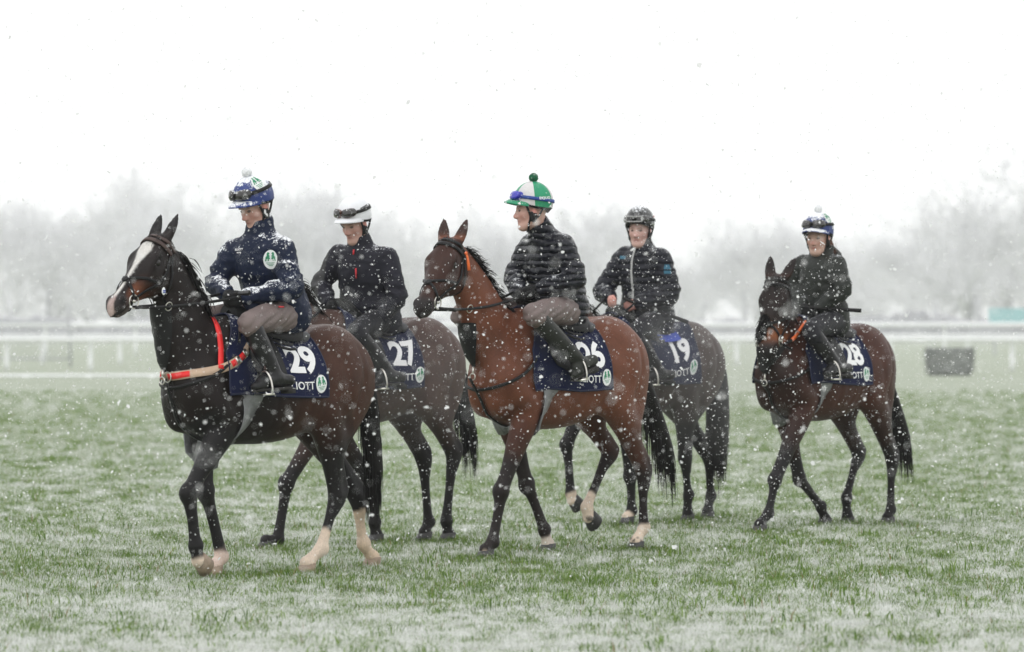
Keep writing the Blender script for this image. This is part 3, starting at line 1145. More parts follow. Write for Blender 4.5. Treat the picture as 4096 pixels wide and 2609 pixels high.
def make_bridle(H, label, mat, ring_mat, hands, rein_mat=None, grackle=True, martingale=True, tag_piece=None, grip=None, sag=0.03, brow_mat=None):
    fr = H.fr
    root = thing('bridle', label, 'bridle', fr.o, fr.rz, 'bridles on the horses')
    p = lambda pts, w, name, m=mat, t=0.005: (lambda mb, X: (mb.strap(X[0], X[1], w, t), mb.build(name, m, root)))(MB(), head_path(H, pts))
    p([(0.055, a) for a in (-100, -60, -30, 0, 30, 60, 100)], 0.026, 'browband', brow_mat or mat, .007)
    p([(0.015, a) for a in (-115, -80, -40, 0, 40, 80, 115)], 0.02, 'headpiece', brow_mat or mat)
    for sd in (1, -1):
        p([(0.05, sd * 100), (.14, sd * 104), (.24, sd * 103), (.34, sd * 105), (.435, sd * 112)], 0.018, 'cheekpiece')
        p([(0.05, sd * 112), (.12, sd * 130), (.20, sd * 142), (.26, sd * 165), (.27, sd * 180)], 0.016, 'throat_lash')
        if grackle:
            p([(.26, sd * 98), (.30, sd * 62), (.34, sd * 28), (.365, 0)], 0.017, 'noseband')
            p([(.365, 0), (.40, sd * 38), (.435, sd * 85), (.47, sd * 130), (.485, sd * 180)], 0.017, 'noseband')
    if grackle:
        mb = MB()
        X, N = head_path(H, [(.365, a) for a in (-12, 0, 12)], .006)
        mb.ball(X[len(X) // 2], (.024, .026, .010), H.M)
        mb.build('nose_pad', mat, root)
    else:
        p([(.34, a) for a in range(-180, 181, 30)], 0.024, 'noseband')
    bits = {}
    for sd in (1, -1):
        X, N = head_path(H, [(.455, sd * 112), (.46, sd * 112), (.465, sd * 112)], .010)
        c = X[0]
        bits[sd] = c
        mb = MB()
        mb.torus(c + H.M @ A((.0, 0, -.005)), H.M[:, 0], H.M[:, 2], .040, .0042, 22, 6)
        mb.tube([c - N[0] * .03, c + N[0] * .012], .009, 8)
        mb.build('bit_ring', ring_mat, root)
    for sd in (1, -1):
        h = A(hands[sd])
        b = bits[sd] + H.M @ A((.02, 0, -.035))
        pts = []
        for t in np.linspace(0, 1, 12):
            q = b * (1 - t) + h * t
            q[2] -= sag * 4 * t * (1 - t)
            # keep the rein off the neck
            q2 = q.copy()
            for _ in range(5):
                dv = float(H.fd.sample(q2[None])[0])
                if dv < .014:
                    q2 = q2 + H.fd.normal(q2[None])[0] * (.016 - dv)
            pts.append(q2)
        X = catmull(pts, 2)
        mb = MB()
        mb.strap(X, np.tile(A((0, float(sd), 0.25)), (len(X), 1)), .017, .005)
        mb.build('rein', rein_mat or mat, root)
        if grip is not None:
            g0, g1, gm = grip
            k0, k1 = int(g0 * (len(X) - 1)), int(g1 * (len(X) - 1)) + 1
            mb = MB()
            mb.strap(X[k0:k1] - A((0, sd * .003, 0)), np.tile(A((0, float(sd), 0.25)), (k1 - k0, 1)), .026, .011)
            mb.build('rein_grip', gm, root)
        if martingale and sd == 1:
            k = int(len(X) * .33)
            mb = MB()
            mb.torus(X[k], (1, 0, 0), (0, .3, 1), .026, .0034, 18, 6)
            mb.build('martingale_ring', ring_mat, root)
    return root, bits


def make_bib(H, label, mat, ring_mat, top, low):
    """Leather bib of the martingale: a hanging triangle from the reins to the breast."""
    root = thing('bib_martingale', label, 'martingale', H.fr.o, H.fr.rz, 'bib martingales hanging in front of the chests')
    T, Lw = A(top, float), A(low, float)
    n = 9
    P = np.zeros((n, 7, 3))
    for i, t in enumerate(np.linspace(0, 1, n)):
        w = .10 * (1 - t) ** .8 + .016
        for j, s in enumerate(np.linspace(-1, 1, 7)):
            c = T * (1 - t) + Lw * t
            q = c + A((-.05 * s * s * (1 - t), w * s, 0))
            for _ in range(8):
                dv = float(H.fd.sample(q[None])[0])
                nv = H.fd.normal(q[None])[0]
                if dv < .012:
                    q = q + nrm(nv + A((.4, 0, 0))) * (.014 - dv)
                elif dv > .020 + .03 * t * (1 - t):
                    q = q - nv * min(dv - .018, .03)
            P[i, j] = q
    mb = MB()
    mb.grid(P)
    mb.grid(P - A((.006, 0, 0)), flip=True)
    mb.build('leather_bib', mat, root)
    mb = MB()
    mb.tube([P[-1, 3], P[-1, 3] + A((.004, 0, -.05))], .007, 6)
    mb.torus(P[-1, 3] + A((.008, 0, -.065)), (0, 1, 0), (0, 0, 1), .022, .004, 16, 6)
    mb.build('clip', ring_mat, root)
    pts = [Lw + A((0, 0, -.06))]
    for x, z in ((.80, 1.03), (.74, .93), (.60, .84), (.45, .79)):
        q = H.fd.cast((0.45, 0, 1.2), A((x, 0, z)) - A((0.45, 0, 1.2)), .6)[0]
        pts.append(q + A((.006, 0, -.004)))
    X = catmull(pts, 3)
    mb = MB()
    mb.strap(X, np.tile(A((1, 0, -.4)), (len(X), 1)), .022, .005)
    mb.build('strap', mat, root)
    # neck strap round the base of the neck
    return root


def ring_on(H, centre, a0, a1, axis_u, axis_v, n=40, off=.006, tmax=.6):
    a = np.radians(np.linspace(a0, a1, n))
    d = np.cos(a)[:, None] * A(axis_u) + np.sin(a)[:, None] * A(axis_v)
    X = H.fd.cast(A(centre), d, tmax, 160)
    N = H.fd.normal(X)
    return X + N * off, N


class Cloth:
    """The saddle cloth surface: lies on the back and hangs straight down from the widest point."""
    def __init__(s, H, x0, x1, zend, off=0.014, nx=34, na=44, extra=None):
        s.x = np.linspace(x0, x1, nx)
        s.na = na
        ph = np.radians(np.linspace(0, 118, 90))
        s.S = {}
        for sd in (1, -1):
            G = np.zeros((nx, na, 3))
            for i, x in enumerate(s.x):
                d = np.stack([np.zeros(90), sd * np.sin(ph), np.cos(ph)], 1)
                xo = np.where(x > .30, .30 + (x - .30) * np.clip(.30 + .70 * ph / 1.0, 0, 1), x)     # cut back over the withers
                X = H.fd.cast(np.stack([xo, np.zeros(90), np.full(90, 1.22)], 1), d, .55, 120)
                X = X + H.fd.normal(X) * off
                if extra:
                    X[:, 1] += sd * extra
                y = np.maximum.accumulate(X[:, 1] * sd)
                z = np.minimum.accumulate(X[:, 2])
                P = np.stack([xo, y * sd, z], 1)
                P[0, 1] = 0
                ze = np.interp(x, [x1, x0], zend) if np.ndim(zend) else zend
                L = np.concatenate([[0], np.cumsum(np.linalg.norm(np.diff(P, axis=0), axis=1))])
                k = int(np.argmax(P[:, 2] < ze)) or 89
                Le = L[k]
                t = np.linspace(0, Le, na)
                for c in range(3):
                    G[i, :, c] = np.interp(t, L, P[:, c])
                G[i, :, 1] += sd * .004 * np.sin(x * 31 + 1.0) * np.linspace(0, 1, na) ** 2
            fx = fbm(np.stack([G[..., 0].ravel() * 1.0, G[..., 1].ravel() * .3, G[..., 2].ravel() * .5], 1), 9.0, 2, 5.0 + H.fr.th * 9).reshape(G.shape[:2])
            G[..., 1] += sd * (fx - .3) * .022 * np.linspace(0, 1, na)[None] ** .7
            # smooth along x
            for _ in range(3):
                G[1:-1] = .5 * G[1:-1] + .25 * (G[:-2] + G[2:])
            s.S[sd] = G
        s.len = {sd: np.linalg.norm(np.diff(s.S[sd], axis=1), axis=2).sum(1) for sd in (1, -1)}

    def pt(s, sd, x, arc, off=0.0):
        """Point at x and at arc length below the spine."""
        G = s.S[sd]
        x, arc = np.atleast_1d(A(x, float)), np.atleast_1d(A(arc, float))
        fi = np.clip((x - s.x[0]) / (s.x[-1] - s.x[0]) * (len(s.x) - 1), 0, len(s.x) - 1.001)
        ln = np.interp(fi, np.arange(len(s.x)), s.len[sd])
        fj = np.clip(arc / ln * (s.na - 1), 0, s.na - 1.001)
        i, j = fi.astype(int), fj.astype(int)
        a, b = (fi - i)[:, None], (fj - j)[:, None]
        P = (G[i, j] * (1 - a) + G[i + 1, j] * a) * (1 - b) + (G[i, j + 1] * (1 - a) + G[i + 1, j + 1] * a) * b
        du = G[i + 1, j] - G[i, j]
        dv = G[i, j + 1] - G[i, j]
        n = np.cross(du, dv)
        n /= np.linalg.norm(n, axis=1, keepdims=True)
        n = np.where((n[:, 1] * sd < 0)[:, None], -n, n)
        return P + n * off


def text_mesh(txt, size, bold=0.0, xs=1.0, spacing=1.0):
    cu = bpy.data.curves.new('lettering', 'FONT')
    cu.body = txt
    cu.size = size
    cu.offset = bold
    cu.space_character = spacing
    cu.fill_mode = 'FRONT'
    cu.resolution_u = 4
    o = bpy.data.objects.new('lettering', cu)
    ROOT.objects.link(o)
    dg = bpy.context.evaluated_depsgraph_get()
    dg.update()
    me = bpy.data.meshes.new_from_object(o.evaluated_get(dg))
    import bmesh
    bm = bmesh.new()
    bm.from_mesh(me)
    bmesh.ops.triangulate(bm, faces=bm.faces[:])
    for _ in range(3):
        lg = [e for e in bm.edges if e.calc_length() > size * .28]
        if not lg:
            break
        bmesh.ops.subdivide_edges(bm, edges=lg, cuts=1)
        bmesh.ops.triangulate(bm, faces=bm.faces[:])
    V = A([v.co[:] for v in bm.verts])
    bm.verts.ensure_lookup_table()
    T = A([[v.index for v in f.verts] for f in bm.faces])
    bm.free()
    bpy.data.objects.remove(o)
    bpy.data.meshes.remove(me)
    V[:, 0] *= xs
    return V, T


def emblem_shapes():
    """Oval badge: two rearing beasts facing each other above a scroll, drawn as flat polygons (unit height)."""
    beast = [(-.02, -.02), (-.06, .06), (-.05, .16), (-.10, .20), (-.05, .27), (-.09, .33), (-.17, .34), (-.21, .26), (-.20, .16), (-.27, .08), (-.28, -.04), (-.31, -.12),
             (-.24, -.13), (-.22, -.04), (-.18, .02), (-.15, -.03), (-.17, -.12), (-.10, -.12), (-.10, -.02)]
    return beast


def disc(n=28):
    a = np.arange(n) * 2 * math.pi / n
    return np.stack([np.cos(a) * .40, np.sin(a) * .5], 1)


def poly_tris(pts):
    from mathutils.geometry import tessellate_polygon
    return A(tessellate_polygon([[Vector((p[0], p[1], 0)) for p in pts]]))


def put_emblem(fn, size, root, parts=('badge', 'crest')):
    """fn maps (x, y, lift) arrays on the flat badge to 3D points."""
    d = disc()
    V = np.concatenate([d * .5, d])
    n = len(d)
    q = [[n + i, n + (i + 1) % n, (i + 1) % n, i] for i in range(n)]
    c = len(V)
    V = np.concatenate([V, [[0, 0]]])
    t = [[c, i, (i + 1) % n] for i in range(n)]
    mb = MB()
    mb.add(fn(V[:, 0] * size, V[:, 1] * size, .0028), t, q)
    bd = mb.build(parts[0], MAT['badge_white'], root)
    mb = MB()
    be = A(emblem_shapes()) * A((1.0, 1.0))
    for sx in (1, -1):
        P = be * A((sx, 1))
        mb.add(fn(P[:, 0] * size, P[:, 1] * size + .04 * size, .0048), poly_tris(P))
    for (x0, x1, y) in ((-.24, .24, -.19), (-.18, .18, -.26), (-.12, .12, -.33)):
        P = A([(x0, y), (x1, y), (x1, y + .028), (x0, y + .028)])
        mb.add(fn(P[:, 0] * size, P[:, 1] * size, .0048), None, [[0, 1, 2, 3]])
    tr = mb.build(parts[1], MAT['badge_green'], root)
    return bd, tr


def make_cloth(H, number, label, x0=.46, x1=-.215, zf=1.07, zb=1.10, num_x=.045, num_arc=.42, num_size=.245, band=None):
    dz = H.sp.get('dz', 0.0)
    num_arc += dz * .7
    cl = Cloth(H, x0, x1, [zb + dz * .5, zf + dz * .5])
    H.cloth = cl
    root = thing('saddle_cloth', label, 'saddle cloth', H.fr.o, H.fr.rz, 'numbered navy saddle cloths')
    G = np.concatenate([cl.S[-1][:, ::-1], cl.S[1][:, 1:]], 1)
    mb = MB()
    mb.grid(G, flip=False)
    inn = G.copy()
    c = G.mean((0, 1))
    inn[:, :, 1] *= .975
    inn[:, :, 2] -= .008
    mb.grid(inn, flip=True)
    # rim closes the two faces
    for ed_o, ed_i in ((G[0], inn[0]), (G[-1], inn[-1]), (G[:, 0], inn[:, 0]), (G[:, -1], inn[:, -1])):
        mb.grid(np.stack([ed_o, ed_i], 1))
    mb.build('cloth', MAT['navy_cloth'], root)
    # piping
    mb = MB()
    edge = np.concatenate([G[0], G[1:, -1], G[-1][::-1][1:], G[::-1, 0][1:]])
    mb.tube(edge, .006, 5, cap=False)
    mb.build('piping', MAT['navy_piping'], root)
    for sd in (1, -1):
        V, T = text_mesh(number, num_size, .009, .98, 0.95)
        w = V[:, 0].max()
        V[:, 1] -= V[:, 1].min()
        sg = -1 if sd == 1 else 1
        xs = num_x + sg * (V[:, 0] - w / 2)
        mb = MB()
        mb.add(cl.pt(sd, xs, num_arc - V[:, 1], .0035), T)
        mb.build('number', MAT['print_white'], root)
        V, T = text_mesh('ELLIOTT', .066, .0008, 1.0, 1.05)
        w = V[:, 0].max()
        xs = num_x + sg * (V[:, 0] - w + .055)
        mb = MB()
        mb.add(cl.pt(sd, xs, num_arc + .095 - V[:, 1], .0035), T)
        mb.build('lettering', MAT['print_white'], root)
        ec = num_x + sg * (.112)
        put_emblem(lambda x, y, l: cl.pt(sd, ec + sg * x, num_arc + .07 - y, l), .11, root)
    return root


def make_saddle(H, label, foot, sx=.10, girth_x=.35, flap_mat='leather_black'):
    """foot: {side: (toe point, heel point)} of the rider; irons hang round the feet."""
    cl = H.cloth
    root = thing('saddle', label, 'saddle', H.fr.o, H.fr.rz, 'exercise saddles')
    zt = lambda x: float(H.fd.cast((x, 0, 1.22), (0, 0, 1), .55)[0][2]) + .02
    st = [(.25, .075, .055, .02), (.18, .09, .075, .0), (.08, .11, .05, 0), (-.02, .14, .035, 0), (-.12, .17, .04, 0), (-.20, .17, .065, 0), (-.26, .14, .085, .0), (-.30, .08, .06, 0)]
    P = []
    for x, w, h, _ in [(q[0] + sx, *q[1:]) for q in st]:
        z = zt(x)
        row = []
        for a in np.linspace(-100, 100, 15):
            r = math.radians(a)
            row.append((x, w * math.sin(r), z - .03 + (h + .03) * math.cos(r) ** .8 if abs(a) < 90 else z - .045))
        P.append(row)
    P = A(P, float)
    P = A([catmull(list(P[:, j]), 3) for j in range(15)]).transpose(1, 0, 2)
    mb = MB()
    mb.grid(P, capped=False)
    for e, fl in ((P[0], True), (P[-1], False)):
        c = e.mean(0)
        n = len(e)
        mb.add(np.concatenate([e, [c]]), [([n, i, i + 1] if fl else [n, i + 1, i]) for i in range(n - 1)])
    mb.build('seat', MAT['leather_black'], root)
    mb = MB()
    mb.tube([(-.25 + sx, y, zt(-.25 + sx) + .015 - y * y * 1.6) for y in np.linspace(-.16, .16, 9)], .032, 8)
    mb.build('rear_pad', MAT['pad_grey'], root)
    for sd in (1, -1):
        mb = MB()
        out = []
        for a in np.linspace(0, 1, 12):
            x_front = .20 + .19 * math.sin(a * math.pi * .8) ** .9
            x_back = .13 - .02 * a
            out.append([cl.pt(sd, xx, .12 + .36 * a, .012)[0] for xx in np.linspace(x_front, x_back, 8)])
        out = A(out)
        mb.grid(out, flip=sd < 0)
        mb.grid(out + A((0, -sd * .008, 0)), flip=sd > 0)
        mb.build('flap', MAT[flap_mat], root)
        # stirrup leather and iron
        toe, heel = [A(q, float) for q in foot[sd]]
        ball = toe * .72 + heel * .28
        f = nrm(heel - toe)
        top = cl.pt(sd, .12 + sx, .22, .02)[0]
        iron_top = ball + A((0, 0, .105))
        n = 9
        lp = A([top * (1 - t) + iron_top * t + A((0, sd * .012 * math.sin(t * math.pi), 0)) for t in np.linspace(0, 1, n)])
        mb = MB()
        mb.strap(lp, np.tile(A((0, float(sd), .1)), (n, 1)), .024, .006)
        mb.build('stirrup_leather', MAT['leather_brown' if sp_brown(H) else 'leather_black'], root)
        lat = nrm(np.cross(f, (0, 0, 1)))
        loop = [ball + lat * x + A((0, 0, z)) for x, z in ((-.060, -.032), (-.062, 0), (-.052, .045), (-.030, .082), (0, .10), (.030, .082), (.052, .045), (.062, 0), (.060, -.032))]
        mb = MB()
        mb.tube(loop, .0065, 6, sub=2)
        mb.box(ball + A((0, 0, -.036)), (.062, .022, .006), np.stack([lat, f, A((0, 0, 1.0))], 1))
        mb.build('stirrup_iron', MAT['steel'], root)
        mb = MB()
        for dz_ in (0, -.035):
            P_ = cl.pt(sd, [.16, .11, .06, .02], [.17 - dz_, .185 - dz_, .19 - dz_, .185 - dz_], .02) + A((0, sd * 1.0, 0)) * np.linspace(.02, .035, 4)[:, None]
            mb.strap(P_, np.tile(A((0, float(sd), .2)), (4, 1)), .016, .005)
        tag(mb.build('girth_strap', MAT['leather_black'], root))
    # girth of grey elastic running down and forward under the belly
    for nm, w in (('girth', .16),):
        mb = MB()
        X, N = [], []
        for a in np.linspace(62, 298, 60):
            r = math.radians(a)
            dn = 1 - abs(a - 180) / 118
            o = (girth_x - .10 + .22 * max(dn, 0) ** .8, 0, 1.22)
            d = A((0, math.sin(r), math.cos(r)))
            q = H.fd.cast(o, d, .55, 120)[0]
            X.append(q)
        X = A(X)
        N = H.fd.normal(X)
        mb.strap(X + N * .006, N, w, .008)
        mb.build(nm, MAT['girth_grey'], root)
    return root


def sp_brown(H):
    return H.sp.get('brown_tack', False)

# ------------------------------------------------------------------ riders
def frame_cols(f, up=(0, 0, 1.0), roll=0.0):
    f = nrm(f)
    l = nrm(np.cross(A(up, float), f))
    u = np.cross(f, l)
    if roll:
        c, s = math.cos(roll), math.sin(roll)
        l, u = l * c + u * s, u * c - l * s
    return np.stack([f, l, u], 1)


def add_hand(fd, W, d, inward, up, grow=0.0, k=0.006, curl=1.0):
    """Closed hand holding a rein: palm, four unequal fingers curled round, thumb on top from the side of the palm."""
    d = nrm(d)
    up = nrm(A(up, float) - d * (A(up) @ d))
    i = nrm(A(inward, float) - d * (A(inward) @ d) - up * (A(inward) @ up))
    c = W + d * .055
    fd.chain([W - d * .03, W + d * .02, c + d * .02], [.027 + grow, .029 + grow, .026 + grow], .01, side=i, flat=[1.1, 1.3, 1.5], n=2)
    fd.ell(c - i * .004, (.045 + grow, .017 + grow, .040 + grow), .012, np.stack([d, i, up], 1))
    for q, (hgt, ln, r) in enumerate(((.030, .92, .0105), (.010, 1.0, .011), (-.010, .95, .0105), (-.028, .78, .0095))):
        kn = c + d * .038 * ln + up * hgt - i * .006
        m1 = kn + d * .026 * ln + i * .016 * curl - up * .004
        m2 = m1 - d * .012 + i * .026 * curl - up * .003
        tp = m2 - d * .026 * ln + i * .002
        fd.chain([kn - d * .012, kn, m1, m2, tp], [r + grow, r * 1.08 + grow, r * .98 + grow, r * .92 + grow, r * .8 + grow], .004, n=2)
    th0 = W + d * .028 + up * .022 + i * .010
    fd.chain([th0, th0 + d * .030 + up * .014 + i * .012, th0 + d * .058 + up * .010 + i * .018, th0 + d * .078 + up * .0 + i * .022], [.016 + grow, .0135 + grow, .0115 + grow, .009 + grow], .008, n=2)


def build_rider(H, sp):
    fr = H.fr
    root = thing('person', sp['label'], 'person', tuple(fr.o + fr.R @ A((-.1, 0, 1.55))), fr.rz, 'riders in winter riding clothes')
    base = A((-.1, 0, 1.55))
    R = Horse()
    R.root = root
    J = sp['joints']
    hd = fr.dirn(*sp['face'])
    up0 = nrm(A(sp.get('head_up', (0, 0, 1.0)), float))
    M = frame_cols(hd, up0, sp.get('roll', 0.0))
    Hc = A(J['head'], float)
    hp = lambda f, l, u: Hc + M @ A((f, l, u), float)
    R.M, R.hp = M, hp
    pel, wst, chs, nek = [A(J[q], float) for q in ('pelvis', 'waist', 'chest', 'neck')]
    sid = A(J['shL'], float) - A(J['shR'], float)
    side = nrm(sid * A((1, 1, .4)))

    def limb(fd, key, rad, names, k=.03, ext=None, **kw):
        P = [A(J[n + key], float) for n in names]
        fd.chain(P, rad, k, **kw)

    # ---- body: one surface from crown to toes
    pts = [A(v, float) for v in J.values()]
    lo = np.min(pts, 0) - .2
    hi = np.max(pts, 0) + .2
    fd = Field(lo, hi, .010, fine=(Hc[2] - .16, .0055))
    fd.chain([pel, wst, chs, nek + A((0, 0, -.04))], [.11, .105, .12, .07], .03, side=side, flat=[.75, .72, .72, .8])
    for k, sd in (('L', 1), ('R', -1)):
        sh, el, wr = [A(J[n + k], float) for n in ('sh', 'el', 'wr')]
        fd.chain([nek + A((0, 0, -.05)), sh], [.06, .055], .03)
        fd.chain([sh, sh * .5 + el * .5, el, el * .5 + wr * .5, wr], [.05, .045, .04, .037, .027], .02)
        fd.chain([A(J['hip' + k], float), A(J['kn' + k], float), A(J['an' + k], float)], [.070, .046, .034], .03, n=1)
        fd.chain([A(J['an' + k], float), A(J['toe' + k], float) * .8 + A(J['heel' + k], float) * .2 + A((0, 0, .02))], [.032, .020], .02, n=1)
        d = nrm(wr - el)
        add_hand(fd, wr, d * .8 + A(sp.get('hand_dir', (0.4, 0, -.1))) * .5, (0, -sd, 0), sp.get('hand_up', (0, 0, 1.0)), 0.0)
    # head
    fd.chain([nek, nek * .45 + hp(-.03, 0, -.07) * .55, hp(-.025, 0, -.04)], [.062, .056, .058], .03)
    fd.ell(hp(-.012, 0, .03), (.098, .076, .098), .02, M)
    fd.ell(hp(.022, 0, -.045), (.072, .060, .088), .035, M)
    fd.ell(hp(.064, 0, -.112), (.026, .028, .022), .03, M)                         # chin
    for s in (1, -1):
        fd.ell(hp(.050, s * .041, -.032), (.028, .022, .022), .025, M)             # cheek bone
        fd.chain([hp(-.01, s * .058, -.05), hp(.01, s * .052, -.085), hp(.055, s * .022, -.112)], [.018, .018, .017], .025, n=2)   # jaw
        fd.ell(hp(.101, s * .031, -.003), (.014, .016, .009), .010, M, carve=True)  # eye socket
        fd.chain([hp(.088, s * .012, .018), hp(.083, s * .046, .016)], [.011, .008], .012, n=1)   # brow
        fd.ell(hp(-.008, s * .079, -.018), (.022, .010, .032), .008, M)            # ear
        fd.ell(hp(.101, s * .013, -.046), (.012, .010, .009), .010, M)             # nostril wing
    ns, jw = sp.get('nose', 1.0), sp.get('jaw', 0.0)
    fd.chain([hp(.086, 0, .010), hp(.094 + .003 * ns, 0, -.016), hp(.098 + .009 * ns, 0, -.040)], [.010, .0115, .0145], .016, n=2)   # nose
    fd.ell(hp(.062 + jw, 0, -.114), (.022, .022, .016), .03, M)
    fd.ell(hp(.087, 0, -.071), (.013, .023, .0075), .008, M)                       # lips
    fd.ell(hp(.084, 0, -.083), (.013, .020, .0075), .008, M)
    fd.ell(hp(.100, 0, -.0772), (.012, .020, .0020), .004, M, carve=True)
    V, Q = fd.mesh()
    V = smooth_mesh(V, Q, 1, .35)
    h = (V - Hc) @ M
    skin = A(sp.get('skin', (.56, .35, .29)))
    C = np.tile(skin, (len(V), 1))
    fac = (h[:, 2] > -.2) & (h[:, 2] < .2) & (np.abs(h[:, 0]) < .2) & (np.abs(h[:, 1]) < .12)

    def blob(c, r, col, amt):
        nonlocal C
        g = np.exp(-(((h - A(c)) / A(r)) ** 2).sum(1)) * amt * fac
        C = C * (1 - g[:, None]) + A(col) * g[:, None]
    red = sp.get('flush', .6)
    for s in (1, -1):
        blob((.07, s * .045, -.045), (.05, .025, .03), (.55, .20, .17), red)
        blob((-.01, s * .09, -.02), (.04, .03, .04), (.55, .17, .14), .7)
        blob((.09, s * .030, .017), (.03, .022, .0055), (.10, .06, .04), .85)
        blob((.092, s * .031, -.004), (.02, .015, .0055), (.07, .045, .04), .6)
    blob((.115, 0, -.04), (.02, .02, .022), (.55, .19, .16), red)
    blob((.095, 0, -.077), (.02, .024, .009), (.40, .13, .12), .8)
    blob((.098, 0, -.0775), (.02, .014, .003), (.14, .05, .05), .6)
    for s in (1, -1):
        blob((.092, s * .022, -.081), (.02, .010, .006), (.26, .13, .11), .35)
        blob((.095, s * .016, .0), (.02, .012, .02), (.40, .24, .20), .25)
        blob((.085, s * .055, -.05), (.03, .02, .035), skin * .8, .4)
    if 'stubble' in sp:
        blob((.06, 0, -.11), (.05, .06, .03), (.30, .20, .17), .35)
    hw = np.zeros(len(V), bool)
    for k in 'LR':
        hw |= np.linalg.norm(V - (A(J['wr' + k]) + nrm(A(J['wr' + k], float) - A(J['el' + k], float)) * .05), axis=1) < .12
    C[hw] = C[hw] * A((1.02, .80, .78))
    obj('body', make_mesh('person_body', V - base, Q, MAT['skin'], C), root)
    for s in (1, -1):
        mb = MB()
        mb.ball(hp(.0785, s * .031, -.004) - base, (.0115, .013, .0095), M, 10, 8)
        mb.build('eye', MAT['eye_person'], root)
    if 'hair' in sp:
        mb = MB()
        n = 160
        rt = A([hp(-.05 + rng.normal(0, .02), sp['hair'] * (.062 + rng.normal(0, .012)), -.05 + rng.normal(0, .018)) for _ in range(n)])
        hair_ribbons(mb, rt - base, np.tile(M[:, 1] * sp['hair'] * .6 + M[:, 0] * .1 - M[:, 2], (n, 1)) + rng.normal(0, .2, (n, 3)), rng.uniform(.07, .15, n), .008, .2, .12, 6)
        mb.build('hair', MAT['hair_auburn'], root)

    # ---- jacket
    jm = sp['jacket']
    rip = sp.get('ripple')
    bulk = sp.get('bulk', 1.0)
    fd = Field(lo, hi + A((0, 0, .05)), .0095)
    hem = pel + (pel - wst) * sp.get('hem', .22)
    jr = [.176, .168, .150, .146, .098, .072]
    jf = [.82, .80, .82, .77, .70, .9]
    fd.chain([hem, pel * .6 + wst * .4, wst, chs, chs * .38 + nek * .62 + A((-.01, 0, -.02)), nek + A((0, 0, .01))], A(jr) * bulk, .03, side=side, flat=jf, n=4, ripple=rip)
    for k, sd in (('L', 1), ('R', -1)):
        sh, el, wr = [A(J[n + k], float) for n in ('sh', 'el', 'wr')]
        inn = sh * .72 + chs * .28
        slv = sp.get('sleeve', 1.0)
        cuff = wr - nrm(wr - el) * .005
        fd.chain([chs * .45 + nek * .55, sh * .6 + nek * .4 + A((0, 0, -.035)), sh], A([.085, .070, .066]) * bulk, .05, n=2)
        fd.chain([inn, sh, sh * .55 + el * .45, el, el * .6 + wr * .4, cuff], A([.072, .072, .071, .067, .060, .047]) * slv, .025, n=3, ripple=rip)
    cu = sp.get('collar', .06)
    rr_ = 1
    top = nek + nrm(hp(-.02, 0, -.06) - nek) * cu
    fd.chain([nek + A((0, 0, -.05)), top], [.088, .079], .02, n=1)
    ct = nrm(top - nek)
    fd.ell(top + ct * .035, (.062, .062, .05), .01, frame_cols(A((1.0, 0, 0)) if abs(ct[0]) < .9 else A((0, 0, 1.)), ct), carve=True)
    if sp.get('hood'):
        hb = nek - M[:, 0] * A((1, 1, 0)) * .085
        fd.chain([hb + side * .10 + A((0, 0, .0)), hb - M[:, 0] * A((1, 1, 0)) * .02 + A((0, 0, .035)), hb - side * .10], [.045, .055, .045], .02, n=4)
        fd.chain([nek + side * .085 + A((0, 0, .06)), nek + side * .09 + M[:, 0] * .04 + A((0, 0, .01))], [.03, .03], .02, n=1)
    V, Q = fd.mesh()
    V = smooth_mesh(V, Q, 1 if rip else 2, .4 if rip else .5)
    N = vert_normals(V, Q)
    fa = sp.get('folds', .010)
    fold = 1 - 2 * np.abs(fbm(V * A((1, 1, 1.7)), 8.0, 3, sp.get('seed', 0.0)) - .5) * 2
    elb = np.exp(-np.minimum(np.linalg.norm(V - A(J['elL']), axis=1), np.linalg.norm(V - A(J['elR']), axis=1)) ** 2 / .02)
    wsl = np.exp(-((V[:, 2] - wst[2] + .04) / .10) ** 2)
    V = V + N * ((fold - .4) * fa * (.7 + .9 * elb + .35 * wsl))[:, None]
    col = None
    if 'jacket_col' in sp:
        col = sp['jacket_col'](V, J)
    obj('jacket', make_mesh('jacket', V - base, Q, MAT[jm], col), root)
    R.jfd = fd
    R.J = J
    # ---- trousers
    fd = Field(lo, A((hi[0], hi[1], pel[2] + .25)), .0105)
    tr = sp.get('trouser_r', 1.0)
    fd.chain([pel + A((-.05, 0, -.03)) - side * .06, pel + A((-.05, 0, -.03)) + side * .06], [.112, .112], .04, n=1)
    for k, sd in (('L', 1), ('R', -1)):
        hip, kn, an = [A(J[n + k], float) for n in ('hip', 'kn', 'an')]
        ends = kn + (an - kn) * sp.get('trouser_end', .28)
        fd.chain([hip + A((-.05, -sd * .02, .0)), hip * .6 + kn * .4 + A((0, 0, .01)), kn, ends], A([.104, .088, .069, .050]) * tr, .03, n=3)
    V, Q = fd.mesh()
    V = smooth_mesh(V, Q, 2, .5)
    N = vert_normals(V, Q)
    kd = nrm(A(J['knL'], float) - A(J['hipL'], float))
    rg = V @ nrm(A((.5, 0, 1.0)))
    fold = np.abs(np.sin(rg * 62 + 6 * fbm(V, 5.0, 2, 3.0)))
    hipfade = np.clip((np.linalg.norm(V - pel, axis=1) - .14) / .12, 0, 1)
    V = V + N * hipfade[:, None] * ((fold - .5) * sp.get('trouser_folds', .006) + (fbm(V, 9, 2) - .5) * .008)[:, None]
    obj('trousers', make_mesh('trousers', V - base, Q, MAT[sp['trousers']]), root)
